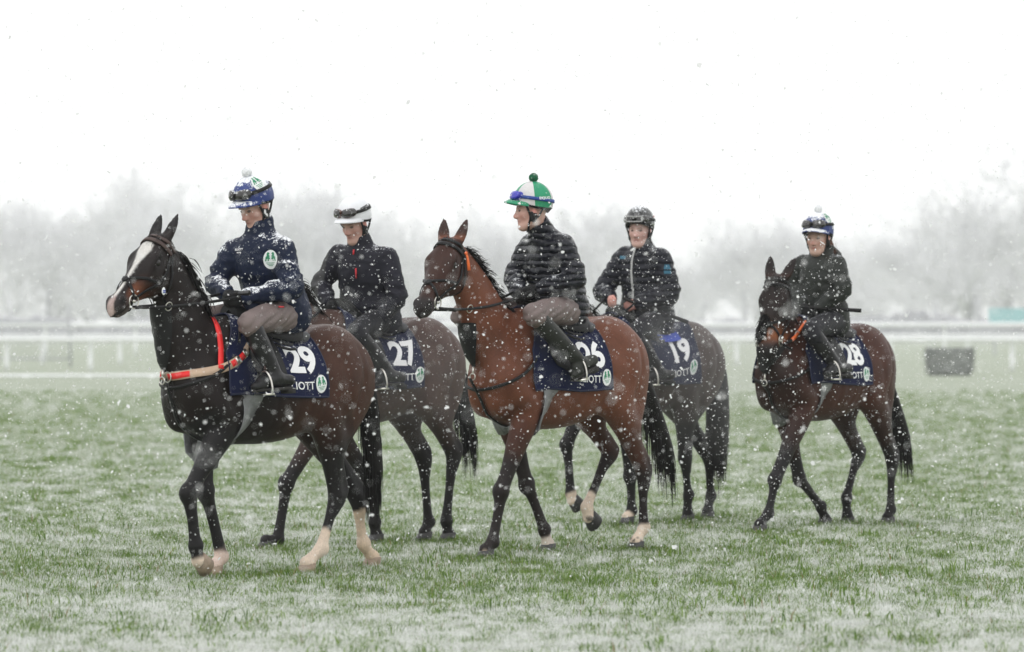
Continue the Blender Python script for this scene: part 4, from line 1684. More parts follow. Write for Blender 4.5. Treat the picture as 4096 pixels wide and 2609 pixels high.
    # ---- boots
    for k, sd in (('L', 1), ('R', -1)):
        kn, an, toe, heel = [A(J[n + k], float) for n in ('kn', 'an', 'toe', 'heel')]
        bt = kn + (an - kn) * sp.get('boot_top', .17)
        fdir = nrm(toe - heel)
        fd = Field(np.min([kn, an, toe, heel], 0) - .14, np.max([kn, an, toe, heel], 0) + .14, .008)
        fd.chain([bt, bt * .66 + an * .34, bt * .3 + an * .7, an + (an - kn) * .02], [.064, .062, .054, .046], .02, n=3)
        fd.chain([heel + A((0, 0, .035)), an * .6 + heel * .4, an * .4 + toe * .6 + A((0, 0, .012)), toe * .8 + heel * .2 + A((0, 0, .02)), toe + A((0, 0, .012))], [.036, .042, .040, .036, .026], .025, side=np.cross(fdir, (0, 0, 1)), flat=[1.0, 1.0, .95, .85, .85], n=2)
        W = fd.win((-9, -9, -9), (9, 9, 9))
        V, Q = fd.mesh()
        V = smooth_mesh(V, Q, 2, .5)
        N = vert_normals(V, Q)
        nr = np.exp(-(np.linalg.norm(V - an, axis=1) / .09) ** 2)
        V = V + N * ((fbm(V * A((1, 1, 2.5)), 14, 2, 2.) - .5) * (.003 + .009 * nr))[:, None]
        bo = obj('boot', make_mesh('boot', V - base, Q, MAT[sp['boots']]), root)
        mb = MB()
        lat = nrm(np.cross(fdir, (0, 0, 1)))
        upv = np.cross(lat, fdir)
        a = np.linspace(0, 2 * math.pi, 20, endpoint=False)
        c = (toe + heel) / 2
        Lh = np.linalg.norm(toe - heel) / 2 + .025
        ring = c + np.cos(a)[:, None] * fdir * Lh + np.sin(a)[:, None] * lat * .040
        mb.grid(np.stack([ring - upv * .020, ring - upv * .002]) - base, closed=True, capped=True)
        mb.box(heel - upv * .028 - base + fdir * .012, (.030, .033, .014), np.stack([fdir, lat, upv], 1))
        mb.build('sole', MAT['rubber'], bo)
    # ---- gloves
    if 'gloves' in sp:
        for k, sd in (('L', 1), ('R', -1)):
            el, wr = A(J['el' + k], float), A(J['wr' + k], float)
            d = nrm(wr - el)
            fd = Field(wr - .17, wr + .17, .0065)
            add_hand(fd, wr, d * .8 + A(sp.get('hand_dir', (0.4, 0, -.1))) * .5, (0, -sd, 0), sp.get('hand_up', (0, 0, 1.0)), .004)
            V, Q = fd.mesh()
            V = smooth_mesh(V, Q, 1, .4)
            obj('glove', make_mesh('glove', V - base, Q, MAT[sp['gloves']]), root)
    # ---- helmet
    hc = hp(-.014, 0, .052)
    ra, rb, rc = .130, .108, .128
    def hs(th, ph, off=0.0):
        th, ph = np.broadcast_arrays(np.radians(th), np.radians(ph))
        L_ = np.stack([(ra + off) * np.sin(th) * np.cos(ph), (rb + off) * np.sin(th) * np.sin(ph), (rc + off) * np.cos(th)], -1)
        return hc + L_ @ M.T - base
    rim = lambda ph: 99 - 15 * np.cos(np.radians(ph)) + 6 * np.sin(np.radians(ph)) ** 2
    mb = MB()
    npan = 48
    ph = np.arange(npan) * 360 / npan + 360 / npan / 2 - 3.75
    ths = np.linspace(0.02, 1, 14)
    ridge = sp.get('panel_seam', .0025)
    P = A([[hs(rim(p) * t, p, .004 - ridge * (1 - min(1, abs(((p + 30) % 60) - 30 - 0) / 6)) ) for p in ph] for t in ths]).reshape(14, npan, 3)
    rows = [P[i:i + 1] for i in range(14)]
    V = P.reshape(-1, 3)
    ii = np.arange(14 * npan).reshape(14, npan)
    jj = np.roll(ii, -1, 1)
    pan = ((np.arange(npan) * 360 / npan + 30) // 60).astype(int) % 6
    pm = sp['helmet_panels']
    for pi_, m_ in enumerate(sorted(set(pm))):
        cols = [c for c in range(npan) if pm[pan[c]] == m_]
        q = np.stack([ii[:-1][:, cols], ii[1:][:, cols], jj[1:][:, cols], jj[:-1][:, cols]], -1).reshape(-1, 4)
        mb.add(V, None, q, sorted(set(pm)).index(m_))
    top = V[:npan]
    # lining rim
    r1 = A([hs(rim(p), p, .004) for p in ph])
    r2 = A([hs(rim(p) + 1, p, -.012) for p in ph])
    r3 = A([hs(rim(p) * .7, p, -.014) for p in ph])
    k_l = len(set(pm))
    mb.grid(A([r1, r2, r3]), closed=True, mi=k_l)
    helm = mb.build('helmet', [MAT[m_] for m_ in sorted(set(pm))] + [MAT['black_trim']], root)
    # peak
    if sp.get('peak', True):
        mb = MB()
        pp = np.linspace(-72, 72, 17)
        ext = np.cos(pp / 72 * math.pi / 2) ** .8 * sp.get('peak_len', .062)
        inn = A([hs(rim(p) - 5, p, .003) for p in pp])
        outd = A([hs(90, p, 0.0) for p in pp]) - (hc - base)
        outd = nrm_rows(outd * .35 + M[:, 0])
        mid_ = inn + outd * (ext * .55)[:, None] - M[:, 2] * .004
        out_ = inn + outd * ext[:, None] - M[:, 2] * .016
        G = A([inn, mid_, out_])
        mb.grid(G, flip=True)
        mb.grid(G - M[:, 2] * .006)
        mb.grid(A([out_, out_ - M[:, 2] * .006]), flip=True)
        mb.build('peak', MAT[sp.get('peak_mat', pm[0])], helm)
    band = sp.get('band_mat', 'black_trim')
    mb = MB()
    pr = np.linspace(-180, 180, 49)
    lower = [hs(rim(p) - 1, p, .006) for p in pr]
    lowr2 = [hs(rim(p) + 7, p, -.002) for p in pr]
    mb.grid(A([lower, lowr2]).reshape(2, 49, 3))
    mb.build('brow_band', MAT[band], helm)
    # pompom
    if 'pom' in sp:
        mb = MB()
        nu, nv = 26, 18
        th = np.linspace(.02, math.pi - .02, nv)
        pa = np.arange(nu) * 2 * math.pi / nu
        rr = .030 * (1 + rng.uniform(-.16, .16, (nv, nu)))
        P = np.stack([np.sin(th)[:, None] * np.cos(pa) * rr, np.sin(th)[:, None] * np.sin(pa) * rr, np.cos(th)[:, None] * rr * .95], -1)
        tp = hc + M @ A((-.012, 0, rc + .026)) - base
        mb.grid(P @ M.T + tp, closed=True, flip=True)
        po = mb.build('pompom', MAT[sp['pom']], helm)
        mb = MB()
        n = 240
        d = nrm_rows(rng.normal(0, 1, (n, 3)))
        hair_ribbons(mb, tp + d * .024, d, np.full(n, .012), .004, .0, .2, 3)
        mb.build('pom_yarn', MAT[sp['pom']], po)
    # goggles pushed up on the helmet
    if 'goggles' in sp:
        gm, lm, g_th, strap_m = sp['goggles']
        mb = MB()
        a = np.linspace(-180, 180, 61)
        st = sp.get('strap_drop', 9)
        thp = lambda p: g_th + st * (1 - np.cos(np.radians(p))) / 2
        P = A([hs(thp(p), p, .007) for p in a])
        Nn = nrm_rows(P - (hc - base))
        mb.strap(P[:-1], Nn[:-1], .022, .004, closed=True)
        go = mb.build('goggles', MAT[strap_m], helm)
        for s in (1, -1):
            cen, hw_, hh_ = s * 27, 25, 11.5
            aa = np.linspace(0, 2 * math.pi, 24, endpoint=False)
            sq = np.sign(np.cos(aa)) * np.abs(np.cos(aa)) ** .7, np.sign(np.sin(aa)) * np.abs(np.sin(aa)) ** .75
            rim_p = A([hs(g_th + hh_ * y, cen + hw_ * x, .024) for x, y in zip(*sq)])
            base_p = A([hs(g_th + hh_ * 1.15 * y, cen + hw_ * 1.12 * x, .004) for x, y in zip(*sq)])
            lens_p = A([hs(g_th + hh_ * .5 * y, cen + hw_ * .5 * x, .030) for x, y in zip(*sq)])
            mb = MB()
            mb.grid(A([base_p, rim_p]), closed=True, flip=s > 0 and False)
            mb.build('goggle_frame', MAT[gm], go)
            mb = MB()
            mb.grid(A([rim_p, lens_p]), closed=True, capped=True)
            mb.build('lens', MAT[lm], go)
    # harness: ear pads and chin strap
    mb = MB()
    for s in (1, -1):
        mb.tube([hs(rim(s * 62), s * 62, .0) + base * 0, hp(.018, s * .078, -.045) - base, hp(.030, s * .058, -.10) - base, hp(.032, s * .03, -.136) - base, hp(.034, 0, -.146) - base], .0075, 6, sub=3)
        mb.tube([hs(rim(s * 118), s * 118, .0), hp(-.03, s * .080, -.055) - base, hp(.020, s * .070, -.075) - base], .007, 6, sub=3)
        mb.ball(hp(-.002, s * .080, -.048) - base, (.026, .011, .040), M, 10, 7)
    mb.build('harness', MAT['black_trim'], helm)
    if sp.get('nape', True):
        mb = MB()
        a = np.linspace(95, 265, 21)
        P = A([[hs(rim(p) - 4 + t * 22 * math.sin(math.radians(p - 90)), p, .001 - .006 * t) for p in a] for t in np.linspace(0, 1, 4)]).reshape(4, 21, 3)
        mb.grid(P)
        mb.grid(P * 1.0 + 0 * P, flip=True)
        mb.build('nape_guard', MAT['black_trim'], helm)
    if 'helmet_badge' in sp:
        p0, t0 = sp['helmet_badge']
        def hb(x, y, l):
            return hs(t0 - np.degrees(y / .115), p0 + np.degrees(x / .112), .006 + l)
        put_emblem(hb, .105, helm)
    R.hs = hs
    R.helm = helm
    R.base = base
    return R


def jacket_pt(R, side_dir, centre, uvec, vvec, lift):
    """Maps flat print coordinates on to the jacket by casting rays along side_dir."""
    def fn(x, y, l):
        x, y = np.atleast_1d(x), np.atleast_1d(y)
        o = A(centre)[None] + x[:, None] * A(uvec) + y[:, None] * A(vvec)
        d = nrm(side_dir)
        X = R.jfd.cast(o - d * .05, np.tile(d, (len(x), 1)), .35, 120)
        return X + d * (lift + l) - R.base
    return fn


def jacket_text(R, txt, size, fn, name, mat, bold=0.001):
    V, T = text_mesh(txt, size, bold)
    w, hgt = V[:, 0].max(), V[:, 1].max()
    mb = MB()
    mb.add(fn(V[:, 0] - w / 2, V[:, 1] - hgt / 2, .002), T)
    return mb.build(name, MAT[mat], R.root)


def jacket_line(R, pts, d, w, mat, name, lift=.010):
    P = catmull([A(p, float) for p in pts], 5)
    X = R.jfd.cast(P - nrm(d) * .05, np.tile(nrm(d), (len(P), 1)), .4, 140)
    mb = MB()
    mb.strap(X + nrm(d) * lift - R.base, np.tile(nrm(d), (len(P), 1)), w, .005)
    return mb.build(name, MAT[mat], R.root)

# ------------------------------------------------------------------ materials in use
MAT = {}
MAT['coat'] = pmat('horse coat', attr=True, rough=.46, var=.22, vscale=7, bump=.16, bscale=110, spec=.19, rvar=.12, fine=.16, fscale=90, snow=.10, snow_scale=150)
MAT['hair'] = pmat('horse hair', (.008, .007, .007), rough=.5, var=.3, spec=.15)
MAT['eye'] = pmat('dark eye', (.010, .007, .006), rough=.06, var=0, spec=.6)
MAT['eye_person'] = pmat('grey-brown eye', (.13, .095, .08), rough=.25, var=0, spec=.4)  # one even grey-brown for the whole eyeball
MAT['hoof'] = pmat('dark hoof', (.045, .043, .044), rough=.5, var=.35, vscale=25, bump=.3, bscale=90)
MAT['hoof_pale'] = pmat('pale hoof', (.33, .25, .185), rough=.5, var=.25, vscale=25, bump=.3, bscale=90)
MAT['leather_black'] = pmat('black leather', (.012, .012, .013), rough=.40, var=.3, bump=.15, bscale=120, spec=0.22)
MAT['leather_brown'] = pmat('brown leather', (.055, .030, .024), rough=.45, var=.25, bump=.15, bscale=120)
MAT['steel'] = pmat('steel', (.62, .60, .55), rough=.28, metal=1.0, var=.1)
MAT['navy_cloth'] = pmat('navy cloth', (.006, .010, .044), rough=.75, var=.15, bump=.25, bscale=230, snow=.34, snow_scale=120, spec=0.20)
MAT['navy_piping'] = pmat('navy piping', (.006, .010, .042), rough=.7)
MAT['print_white'] = pmat('white print', (.86, .86, .87), rough=.6, var=.04)
MAT['badge_white'] = pmat('white badge', (.80, .82, .82), rough=.5, var=.03)
MAT['badge_green'] = pmat('green crest', (.03, .26, .13), rough=.5, var=.1)
MAT['girth_grey'] = pmat('grey elastic', (.20, .205, .21), rough=.42, var=.3, vscale=14, bump=.5, bscale=22)
MAT['pad_grey'] = pmat('grey pad', (.13, .13, .14), rough=.7)
MAT['skin'] = pmat('skin', attr=True, rough=.48, var=.05, vscale=30, bump=.08, bscale=140, spec=.4)
MAT['navy_jacket'] = pmat('navy jacket', (.006, .012, .036), rough=.55, var=.2, bump=.25, bscale=45, snow=.62, snow_scale=60, spec=0.20)
MAT['dark_jacket'] = pmat('two tone jacket', attr=True, rough=.6, var=.2, bump=.25, bscale=45, snow=.34, snow_scale=70, spec=0.20)
MAT['puffer'] = pmat('black puffer', (.008, .009, .016), rough=.30, var=.2, bump=.35, bscale=55, snow=.36, snow_scale=80, spec=0.34, quilt=0.046)
MAT['puffer_far'] = pmat('charcoal puffer', (.010, .011, .018), rough=.40, var=.2, bump=.35, bscale=55, snow=.28, snow_scale=80, spec=0.22, quilt=0.052)
MAT['wax_jacket'] = pmat('dark green coat', (.018, .021, .018), rough=.5, var=.25, bump=.3, bscale=45, snow=.24, snow_scale=80, spec=0.30)
MAT['taupe'] = pmat('taupe breeches', (.165, .125, .118), rough=.6, var=.12, bump=.25, bscale=60)
MAT['black_trousers'] = pmat('black trousers', (.014, .014, .018), rough=.6, var=.2, bump=.25, bscale=60, snow=.12, snow_scale=90, spec=0.20)
MAT['boot_black'] = pmat('black boot', (.012, .012, .013), rough=.33, var=.3, bump=.18, bscale=40, spec=0.30)
MAT['boot_green'] = pmat('green black chaps', (.022, .024, .020), rough=.5, var=.3, bump=.3, bscale=40, spec=0.30)
MAT['rubber'] = pmat('rubber', (.018, .017, .016), rough=.8)
MAT['glove_black'] = pmat('black glove', (.013, .013, .014), rough=.65, var=.2, bump=.3, bscale=150, spec=0.20)
MAT['silk_blue'] = pmat('blue cap', (.014, .036, .18), rough=.45, var=.08, bump=.1, bscale=60, snow=.86, snow_scale=46)
MAT['cap_white'] = pmat('white cap', (.78, .79, .82), rough=.4, var=.04)
MAT['silk_green'] = pmat('green silk', (.010, .27, .13), rough=.4, var=.08, bump=.1, bscale=60, snow=.22, snow_scale=80)
MAT['silk_white'] = pmat('white silk', (.62, .60, .60), rough=.45, var=.06)
MAT['shell_black'] = pmat('black shell', (.012, .012, .013), rough=.18, var=.1, coat=.4, snow=.60, snow_scale=60)
MAT['black_trim'] = pmat('black webbing', (.012, .012, .013), rough=.6, spec=0.25)
MAT['blue_trim'] = pmat('blue strap', (.014, .050, .26), rough=.5)
MAT['goggle_black'] = pmat('black goggle frame', (.014, .014, .015), rough=.35, snow=.55, snow_scale=70)
MAT['goggle_brown'] = pmat('brown goggle frame', (.10, .035, .022), rough=.3)
MAT['goggle_blue'] = pmat('blue goggle frame', (.02, .03, .42), rough=.3, snow=.25, snow_scale=80)
MAT['lens_dark'] = pmat('dark lens', (.02, .018, .017), rough=.08, spec=.8, snow=.22, snow_scale=90)
MAT['lens_blue'] = pmat('blue lens', (.02, .02, .45), rough=.1, spec=.8)
MAT['pom_white'] = pmat('snowy white pompom', (.85, .86, .88), rough=.9, var=.05)
MAT['pom_green'] = pmat('green pompom', (.010, .12, .055), rough=.9, var=.2, snow=.40, snow_scale=90)
MAT['tape_red'] = pmat('red elastic', (.80, .022, .022), rough=.55, var=.06)
MAT['tape_tan'] = pmat('tan webbing', (.50, .36, .26), rough=.7, var=.12)
MAT['tape_orange'] = pmat('orange webbing', (.85, .16, .03), rough=.5, var=.06)
MAT['tape_blue'] = pmat('blue pad', (.02, .06, .42), rough=.6)
MAT['zip_grey'] = pmat('grey zip', (.42, .42, .42), rough=.4)
MAT['zip_red'] = pmat('red zip', (.55, .02, .03), rough=.5)
MAT['patch_cyan'] = pmat('cyan patch', (.02, .12, .19), rough=.5)
MAT['hair_auburn'] = pmat('auburn hair', (.14, .055, .03), rough=.5)
MAT['rail_white'] = pmat('white plastic', (.90, .91, .92), rough=.5, var=.06)
MAT['barrier_grey'] = pmat('galvanised steel', (.42, .43, .45), rough=.5, var=.1)
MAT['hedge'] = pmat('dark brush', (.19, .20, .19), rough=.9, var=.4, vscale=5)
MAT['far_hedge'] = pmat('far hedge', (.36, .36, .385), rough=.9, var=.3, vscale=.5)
MAT['board_teal'] = pmat('teal board', (.34, .56, .58), rough=.6, var=.08, vscale=1)  # base colour paled to stand for distance haze
MAT['bark'] = pmat('wet rimed bark paled for haze', (.58, .58, .61), rough=.9, var=.3, vscale=2)  # rime plus distance haze painted into the pale base
MAT['twig'] = pmat('rimed twigs paled for haze', (.86, .86, .88), rough=.9, var=.25, vscale=.6)  # near white: rime, with distance haze put into the colour


def ground_material():
    m = bpy.data.materials.new('snow dusted turf')
    m.use_nodes = True
    t = m.node_tree
    N, L = t.nodes, t.links
    b = N['Principled BSDF']
    b.inputs['Roughness'].default_value = .9
    b.inputs['Specular IOR Level'].default_value = .2
    ge = N.new('ShaderNodeNewGeometry')
    def noise(sc, det, rough=.6, stretch=None):
        n = N.new('ShaderNodeTexNoise')
        n.inputs['Scale'].default_value = sc
        n.inputs['Detail'].default_value = det
        n.inputs['Roughness'].default_value = rough
        src = ge.outputs['Position']
        if stretch:
            mp = N.new('ShaderNodeMapping')
            mp.inputs['Scale'].default_value = stretch
            L.new(src, mp.inputs[0])
            src = mp.outputs[0]
        L.new(src, n.inputs['Vector'])
        return n.outputs['Fac']
    def ramp(v, a, c, lo=0.0, hi=1.0):
        r = N.new('ShaderNodeMapRange')
        r.inputs['From Min'].default_value = a
        r.inputs['From Max'].default_value = c
        r.inputs['To Min'].default_value = lo
        r.inputs['To Max'].default_value = hi
        L.new(v, r.inputs['Value'])
        return r.outputs[0]
    def mix(f, a, c):
        x = N.new('ShaderNodeMix')
        x.data_type = 'RGBA'
        L.new(f, x.inputs[0])
        for s_, i in ((a, 6), (c, 7)):
            if isinstance(s_, tuple):
                x.inputs[i].default_value = (*s_, 1)
            else:
                L.new(s_, x.inputs[i])
        return x.outputs[2]
    green = mix(ramp(noise(1.7, 4), .35, .65), (.12, .165, .060), (.20, .24, .11))
    big = noise(.55, 5, .6, (.5, 1, 1))
    fine = noise(45, 6, .75)
    add = N.new('ShaderNodeMath')
    add.operation = 'MULTIPLY_ADD'
    L.new(big, add.inputs[0])
    add.inputs[1].default_value = .9
    L.new(fine, add.inputs[2])
    snow = ramp(add.outputs[0], .68, 1.18, .14, .50)
    L.new(mix(snow, green, (.76, .78, .77)), b.inputs['Base Color'])
    bp = N.new('ShaderNodeBump')
    bp.inputs['Strength'].default_value = .6
    bp.inputs['Distance'].default_value = .03
    L.new(fine, bp.inputs['Height'])
    L.new(bp.outputs[0], b.inputs['Normal'])
    return m


def relief(x, y):
    P = np.stack([np.ravel(x), np.ravel(y), np.zeros(np.size(x))], 1)
    z = (fbm(P, .9, 3) - .5) * .06 + (fbm(P, 5.0, 2, 3.0) - .5) * .03
    fade = np.clip((95 - np.ravel(y)) / 30, 0, 1)
    return (z * fade - .008).reshape(np.shape(x))


gx = np.concatenate([-np.geomspace(9.2, 1500, 26)[::-1], np.linspace(-9, 9, 150), np.geomspace(9.2, 1500, 26)])
gy = np.concatenate([[-150, -60, -20, 0, 10], np.linspace(16, 76, 330), np.geomspace(77, 2500, 44)])
GX, GY = np.meshgrid(gx, gy, indexing='ij')
GZ = relief(GX, GY)
gp = np.stack([GX, GY, GZ], -1)
mb = MB()
mb.grid(gp, flip=True)
ground = mb.build('ground', ground_material())
tag(ground, 'wide flat racecourse turf dusted with snow', kind='structure')


# ------------------------------------------------------------------ grass: tufts scattered over the near turf
def grass_material():
    m = bpy.data.materials.new('grass blades with snow')
    m.use_nodes = True
    t = m.node_tree
    N, L = t.nodes, t.links
    b = N['Principled BSDF']
    b.inputs['Roughness'].default_value = .6
    b.inputs['Specular IOR Level'].default_value = .25
    at = N.new('ShaderNodeAttribute')
    at.attribute_name = 'Col'
    sp = N.new('ShaderNodeSeparateColor')
    L.new(at.outputs['Color'], sp.inputs[0])
    ge = N.new('ShaderNodeNewGeometry')
    ti = N.new('ShaderNodeAttribute')
    ti.attribute_type = 'INSTANCER'
    ti.attribute_name = 'snowy'
    g1 = N.new('ShaderNodeMix')
    g1.data_type = 'RGBA'
    g1.inputs[6].default_value = (.080, .165, .020, 1)
    g1.inputs[7].default_value = (.25, .36, .085, 1)
    L.new(sp.outputs['Green'], g1.inputs[0])
    g2 = N.new('ShaderNodeMix')           # a few straw coloured blades
    g2.data_type = 'RGBA'
    g2.inputs[7].default_value = (.26, .19, .085, 1)
    gt = N.new('ShaderNodeMath')
    gt.operation = 'GREATER_THAN'
    gt.inputs[1].default_value = .965
    L.new(sp.outputs['Blue'], gt.inputs[0])
    L.new(gt.outputs[0], g2.inputs[0])
    L.new(g1.outputs[2], g2.inputs[6])
    nz = N.new('ShaderNodeTexNoise')
    nz.inputs['Scale'].default_value = 60
    nz.inputs['Detail'].default_value = 5
    nz.inputs['Roughness'].default_value = .8
    L.new(ge.outputs['Position'], nz.inputs['Vector'])
    # snow lies on blades low in the tuft and where the tuft itself is snowy
    a = N.new('ShaderNodeMath')
    a.operation = 'MULTIPLY_ADD'
    L.new(sp.outputs['Red'], a.inputs[0])
    a.inputs[1].default_value = -.42
    L.new(ti.outputs['Fac'], a.inputs[2])
    a2 = N.new('ShaderNodeMath')
    a2.operation = 'ADD'
    L.new(a.outputs[0], a2.inputs[0])
    L.new(nz.outputs['Fac'], a2.inputs[1])
    mr = N.new('ShaderNodeMapRange')
    mr.inputs['From Min'].default_value = .80
    mr.inputs['From Max'].default_value = .96
    L.new(a2.outputs[0], mr.inputs['Value'])
    ms = N.new('ShaderNodeMix')
    ms.data_type = 'RGBA'
    L.new(mr.outputs[0], ms.inputs[0])
    L.new(g2.outputs[2], ms.inputs[6])
    ms.inputs[7].default_value = (.80, .81, .79, 1)
    L.new(ms.outputs[2], b.inputs['Base Color'])
    tr = N.new('ShaderNodeBsdfTranslucent')
    L.new(ms.outputs[2], tr.inputs['Color'])
    mx = N.new('ShaderNodeMixShader')
    mx.inputs[0].default_value = .35
    L.new(b.outputs[0], mx.inputs[1])
    L.new(tr.outputs[0], mx.inputs[2])
    L.new(mx.outputs[0], N['Material Output'].inputs['Surface'])
    return m


def tuft_mesh(k, nb=26, rad=.085, hgt=.055):
    V, F3, F4, C = [], [], [], []
    for i in range(nb):
        a = rng.random() * 2 * math.pi
        r = rad * math.sqrt(rng.random())
        p = A((r * math.cos(a), r * math.sin(a), -.006))
        h = hgt * rng.uniform(.45, 1.15)
        lean = rng.uniform(.1, 1.5) if rng.random() < .8 else rng.uniform(1.5, 3.0)
        da = rng.random() * 2 * math.pi
        d = A((math.cos(da), math.sin(da), 0)) * lean
        wa = da + math.pi / 2 + rng.normal(0, .4)
        w = A((math.cos(wa), math.sin(wa), 0)) * rng.uniform(.0018, .0032)
        m_ = p + (d * .35 + A((0, 0, 1))) * h * .55
        tp = p + (d * .9 + A((0, 0, 1 - .18 * lean))) * h
        tp[2] = max(tp[2], .004)
        o = len(V)
        V += [p - w, p + w, m_ + w * .8, m_ - w * .8, tp]
        F4.append((o, o + 1, o + 2, o + 3))
        F3.append((o + 3, o + 2, o + 4))
        g, bl = rng.random(), rng.random()
        C += [(0, g, bl)] * 2 + [(.55, g, bl)] * 2 + [(1, g, bl)]
    return make_mesh('tuft', V, [F3, F4], MAT_GRASS, A(C), smooth=False)


MAT_GRASS = grass_material()


def patch_snow(x, y):
    """How snowy the turf is at x, y: trodden green streaks and white drifts."""
    P = np.stack([x * .55, y * .28, np.zeros(len(x))], 1)
    n = fbm(P, 1.0, 4, 2.0)
    Q = np.stack([x, y * .5, np.zeros(len(x))], 1)
    n2 = fbm(Q, 3.2, 3, 8.0)
    # the foot of the picture lies deeper in snow; the walked line of the string is greener
    R_ = np.stack([x, y * .8, np.zeros(len(x))], 1)
    n3 = fbm(R_, 8.0, 2, 5.0)
    base = .66 + .16 * (n - .5) + .28 * (n2 - .5) + .34 * (n3 - .5)
    base += .16 * np.clip((25.0 - y) / 3.5, -.3, 1) + -.02 * sstep(33, 50, y)
    base -= .10 * np.exp(-((y - 27.2 - .25 * np.sin(x * 1.3)) / .9) ** 2) * sstep(-1, 1.5, x + 1.0 * np.sin(y))
    base -= .09 * np.exp(-((y - 23.6 - .5 * np.sin(x * .9)) / .7) ** 2 - ((x + 2.1) / 1.3) ** 2)
    return np.clip(base, .02, .95)


def scatter_grass(feet):
    ys, xs, ss = [], [], []
    edges = np.concatenate([np.arange(18.5, 40, 1.0), np.arange(40, 120, 2.0)])
    for a, b in zip(edges[:-1], edges[1:]):
        half = b * .135 + .9
        dens = np.interp(a, [18, 26, 34, 50, 86, 118], [270, 250, 170, 80, 26, 8])
        n = int(dens * (b - a) * 2 * half)
        xs.append(rng.uniform(-half, half, n))
        ys.append(rng.uniform(a, b, n))
    x, y = np.concatenate(xs), np.concatenate(ys)
    sn = patch_snow(x, y)
    n0 = len(x)
    # longer, trodden grass standing round the hooves
    fx = np.concatenate([f[0] + rng.normal(0, .13, 46) for f in feet])
    fy = np.concatenate([f[1] + rng.normal(-.03, .16, 46) for f in feet])
    x, y = np.concatenate([x, fx]), np.concatenate([y, fy])
    sn = np.concatenate([sn, np.full(len(fx), .30)])
    z = relief(x, y)
    n = len(x)
    lush = rng.random(n) < .022
    sn = np.where(lush, sn * .45, sn)
    size = rng.uniform(.65, 1.25, n) * np.where(lush, 1.45, 1.0) * (1.18 - .55 * sn) * np.interp(y, [20, 40, 86, 118], [1.0, 1.1, 1.5, 1.3])
    size[n0:] = rng.uniform(.9, 1.35, n - n0)
    me = bpy.data.meshes.new('grass')
    me.vertices.add(n)
    me.vertices.foreach_set('co', np.stack([x, y, z], 1).astype(np.float32).ravel())
    for nm, arr in (('scl', size), ('yaw', rng.uniform(0, 6.283, n)), ('snowy', sn + rng.normal(0, .20, n))):
        at = me.attributes.new(nm, 'FLOAT', 'POINT')
        at.data.foreach_set('value', arr.astype(np.float32))
    o = obj('grass', me)
    tag(o, 'short green grass with snow between the blades', kind='stuff')
    ng = bpy.data.node_groups.new('grass tufts', 'GeometryNodeTree')
    ng.interface.new_socket('Geometry', in_out='INPUT', socket_type='NodeSocketGeometry')
    ng.interface.new_socket('Geometry', in_out='OUTPUT', socket_type='NodeSocketGeometry')
    N, L = ng.nodes, ng.links
    gi, go = N.new('NodeGroupInput'), N.new('NodeGroupOutput')
    m2p = N.new('GeometryNodeMeshToPoints')
    L.new(gi.outputs[0], m2p.inputs[0])
    iop = N.new('GeometryNodeInstanceOnPoints')
    L.new(m2p.outputs[0], iop.inputs['Points'])
    join = N.new('GeometryNodeJoinGeometry')
    for k in range(5):
        src = bpy.data.objects.new('tuft', tuft_mesh(k, nb=26 if k < 3 else 20, hgt=(.052, .046, .06, .04, .075)[k]))
        oi = N.new('GeometryNodeObjectInfo')
        oi.inputs['Object'].default_value = src
        oi.inputs['As Instance'].default_value = True
        L.new(oi.outputs['Geometry'], join.inputs[0])
    L.new(join.outputs[0], iop.inputs['Instance'])
    iop.inputs['Pick Instance'].default_value = True
    rnd = N.new('FunctionNodeRandomValue')
    rnd.data_type = 'INT'
    rnd.inputs['Min'].default_value = 0
    rnd.inputs['Max'].default_value = 4
    for s_ in rnd.inputs:
        if s_.name == 'Min' and s_.type == 'INT':
            s_.default_value = 0
        if s_.name == 'Max' and s_.type == 'INT':
            s_.default_value = 4
    iout = [q for q in rnd.outputs if q.type == 'INT'][0]
    L.new(iout, iop.inputs['Instance Index'])
    def named(nm):
        q = N.new('GeometryNodeInputNamedAttribute')
        q.data_type = 'FLOAT'
        q.inputs['Name'].default_value = nm
        return q.outputs['Attribute']
    cx = N.new('ShaderNodeCombineXYZ')
    L.new(named('yaw'), cx.inputs['Z'])
    L.new(cx.outputs[0], iop.inputs['Rotation'])
    L.new(named('scl'), iop.inputs['Scale'])
    L.new(iop.outputs[0], go.inputs[0])
    md = o.modifiers.new('tufts', 'NODES')
    md.node_group = ng
    return n




# ------------------------------------------------------------------ far side of the course
def gpt(u, D):
    return (u - PW / 2) / F * D


def running_rail(D, us, height, label, x0, x1, post_h=None, bar=.075, tilt=0.0):
    root = thing('running_rail', label, 'rail', (0, D, 0), tilt)
    mb = MB()
    mb.tube([(x, 0, height) for x in np.linspace(x0, x1, 24)], bar, 8)
    mb.build('rail_bar', MAT['rail_white'], root)
    me = None
    for u in us:
        x = gpt(u, D)
        if me is None:
            mb = MB()
            mb.tube([(0, .42, 0), (0, .40, height * .55), (0, .22, height - .02), (0, .0, height)], [.105, .10, .085, .07], 8, sub=2)
            mb.tube([(0, .42, 0), (0, .42, .12)], [.075, .055], 8)
            me = mb.mesh('post', MAT['rail_white'])
        obj('post', me, root, (x, 0, 0))
    return root


step = 336
running_rail(180, [-650 + step * k for k in range(16)], 1.24, 'nearest long white running rail across the turf behind the horses', -34, 34)
running_rail(216, [-800 + 309 * k + 40 for k in range(19)], 1.38, 'second white running rail just behind the nearest rail', -46, 46, bar=.06)
t_ = running_rail(300, [-900 + 360 * k for k in range(18)], 2.05, 'tall pale rail along the far edge of the course below the trees', -70, 70, bar=.13)
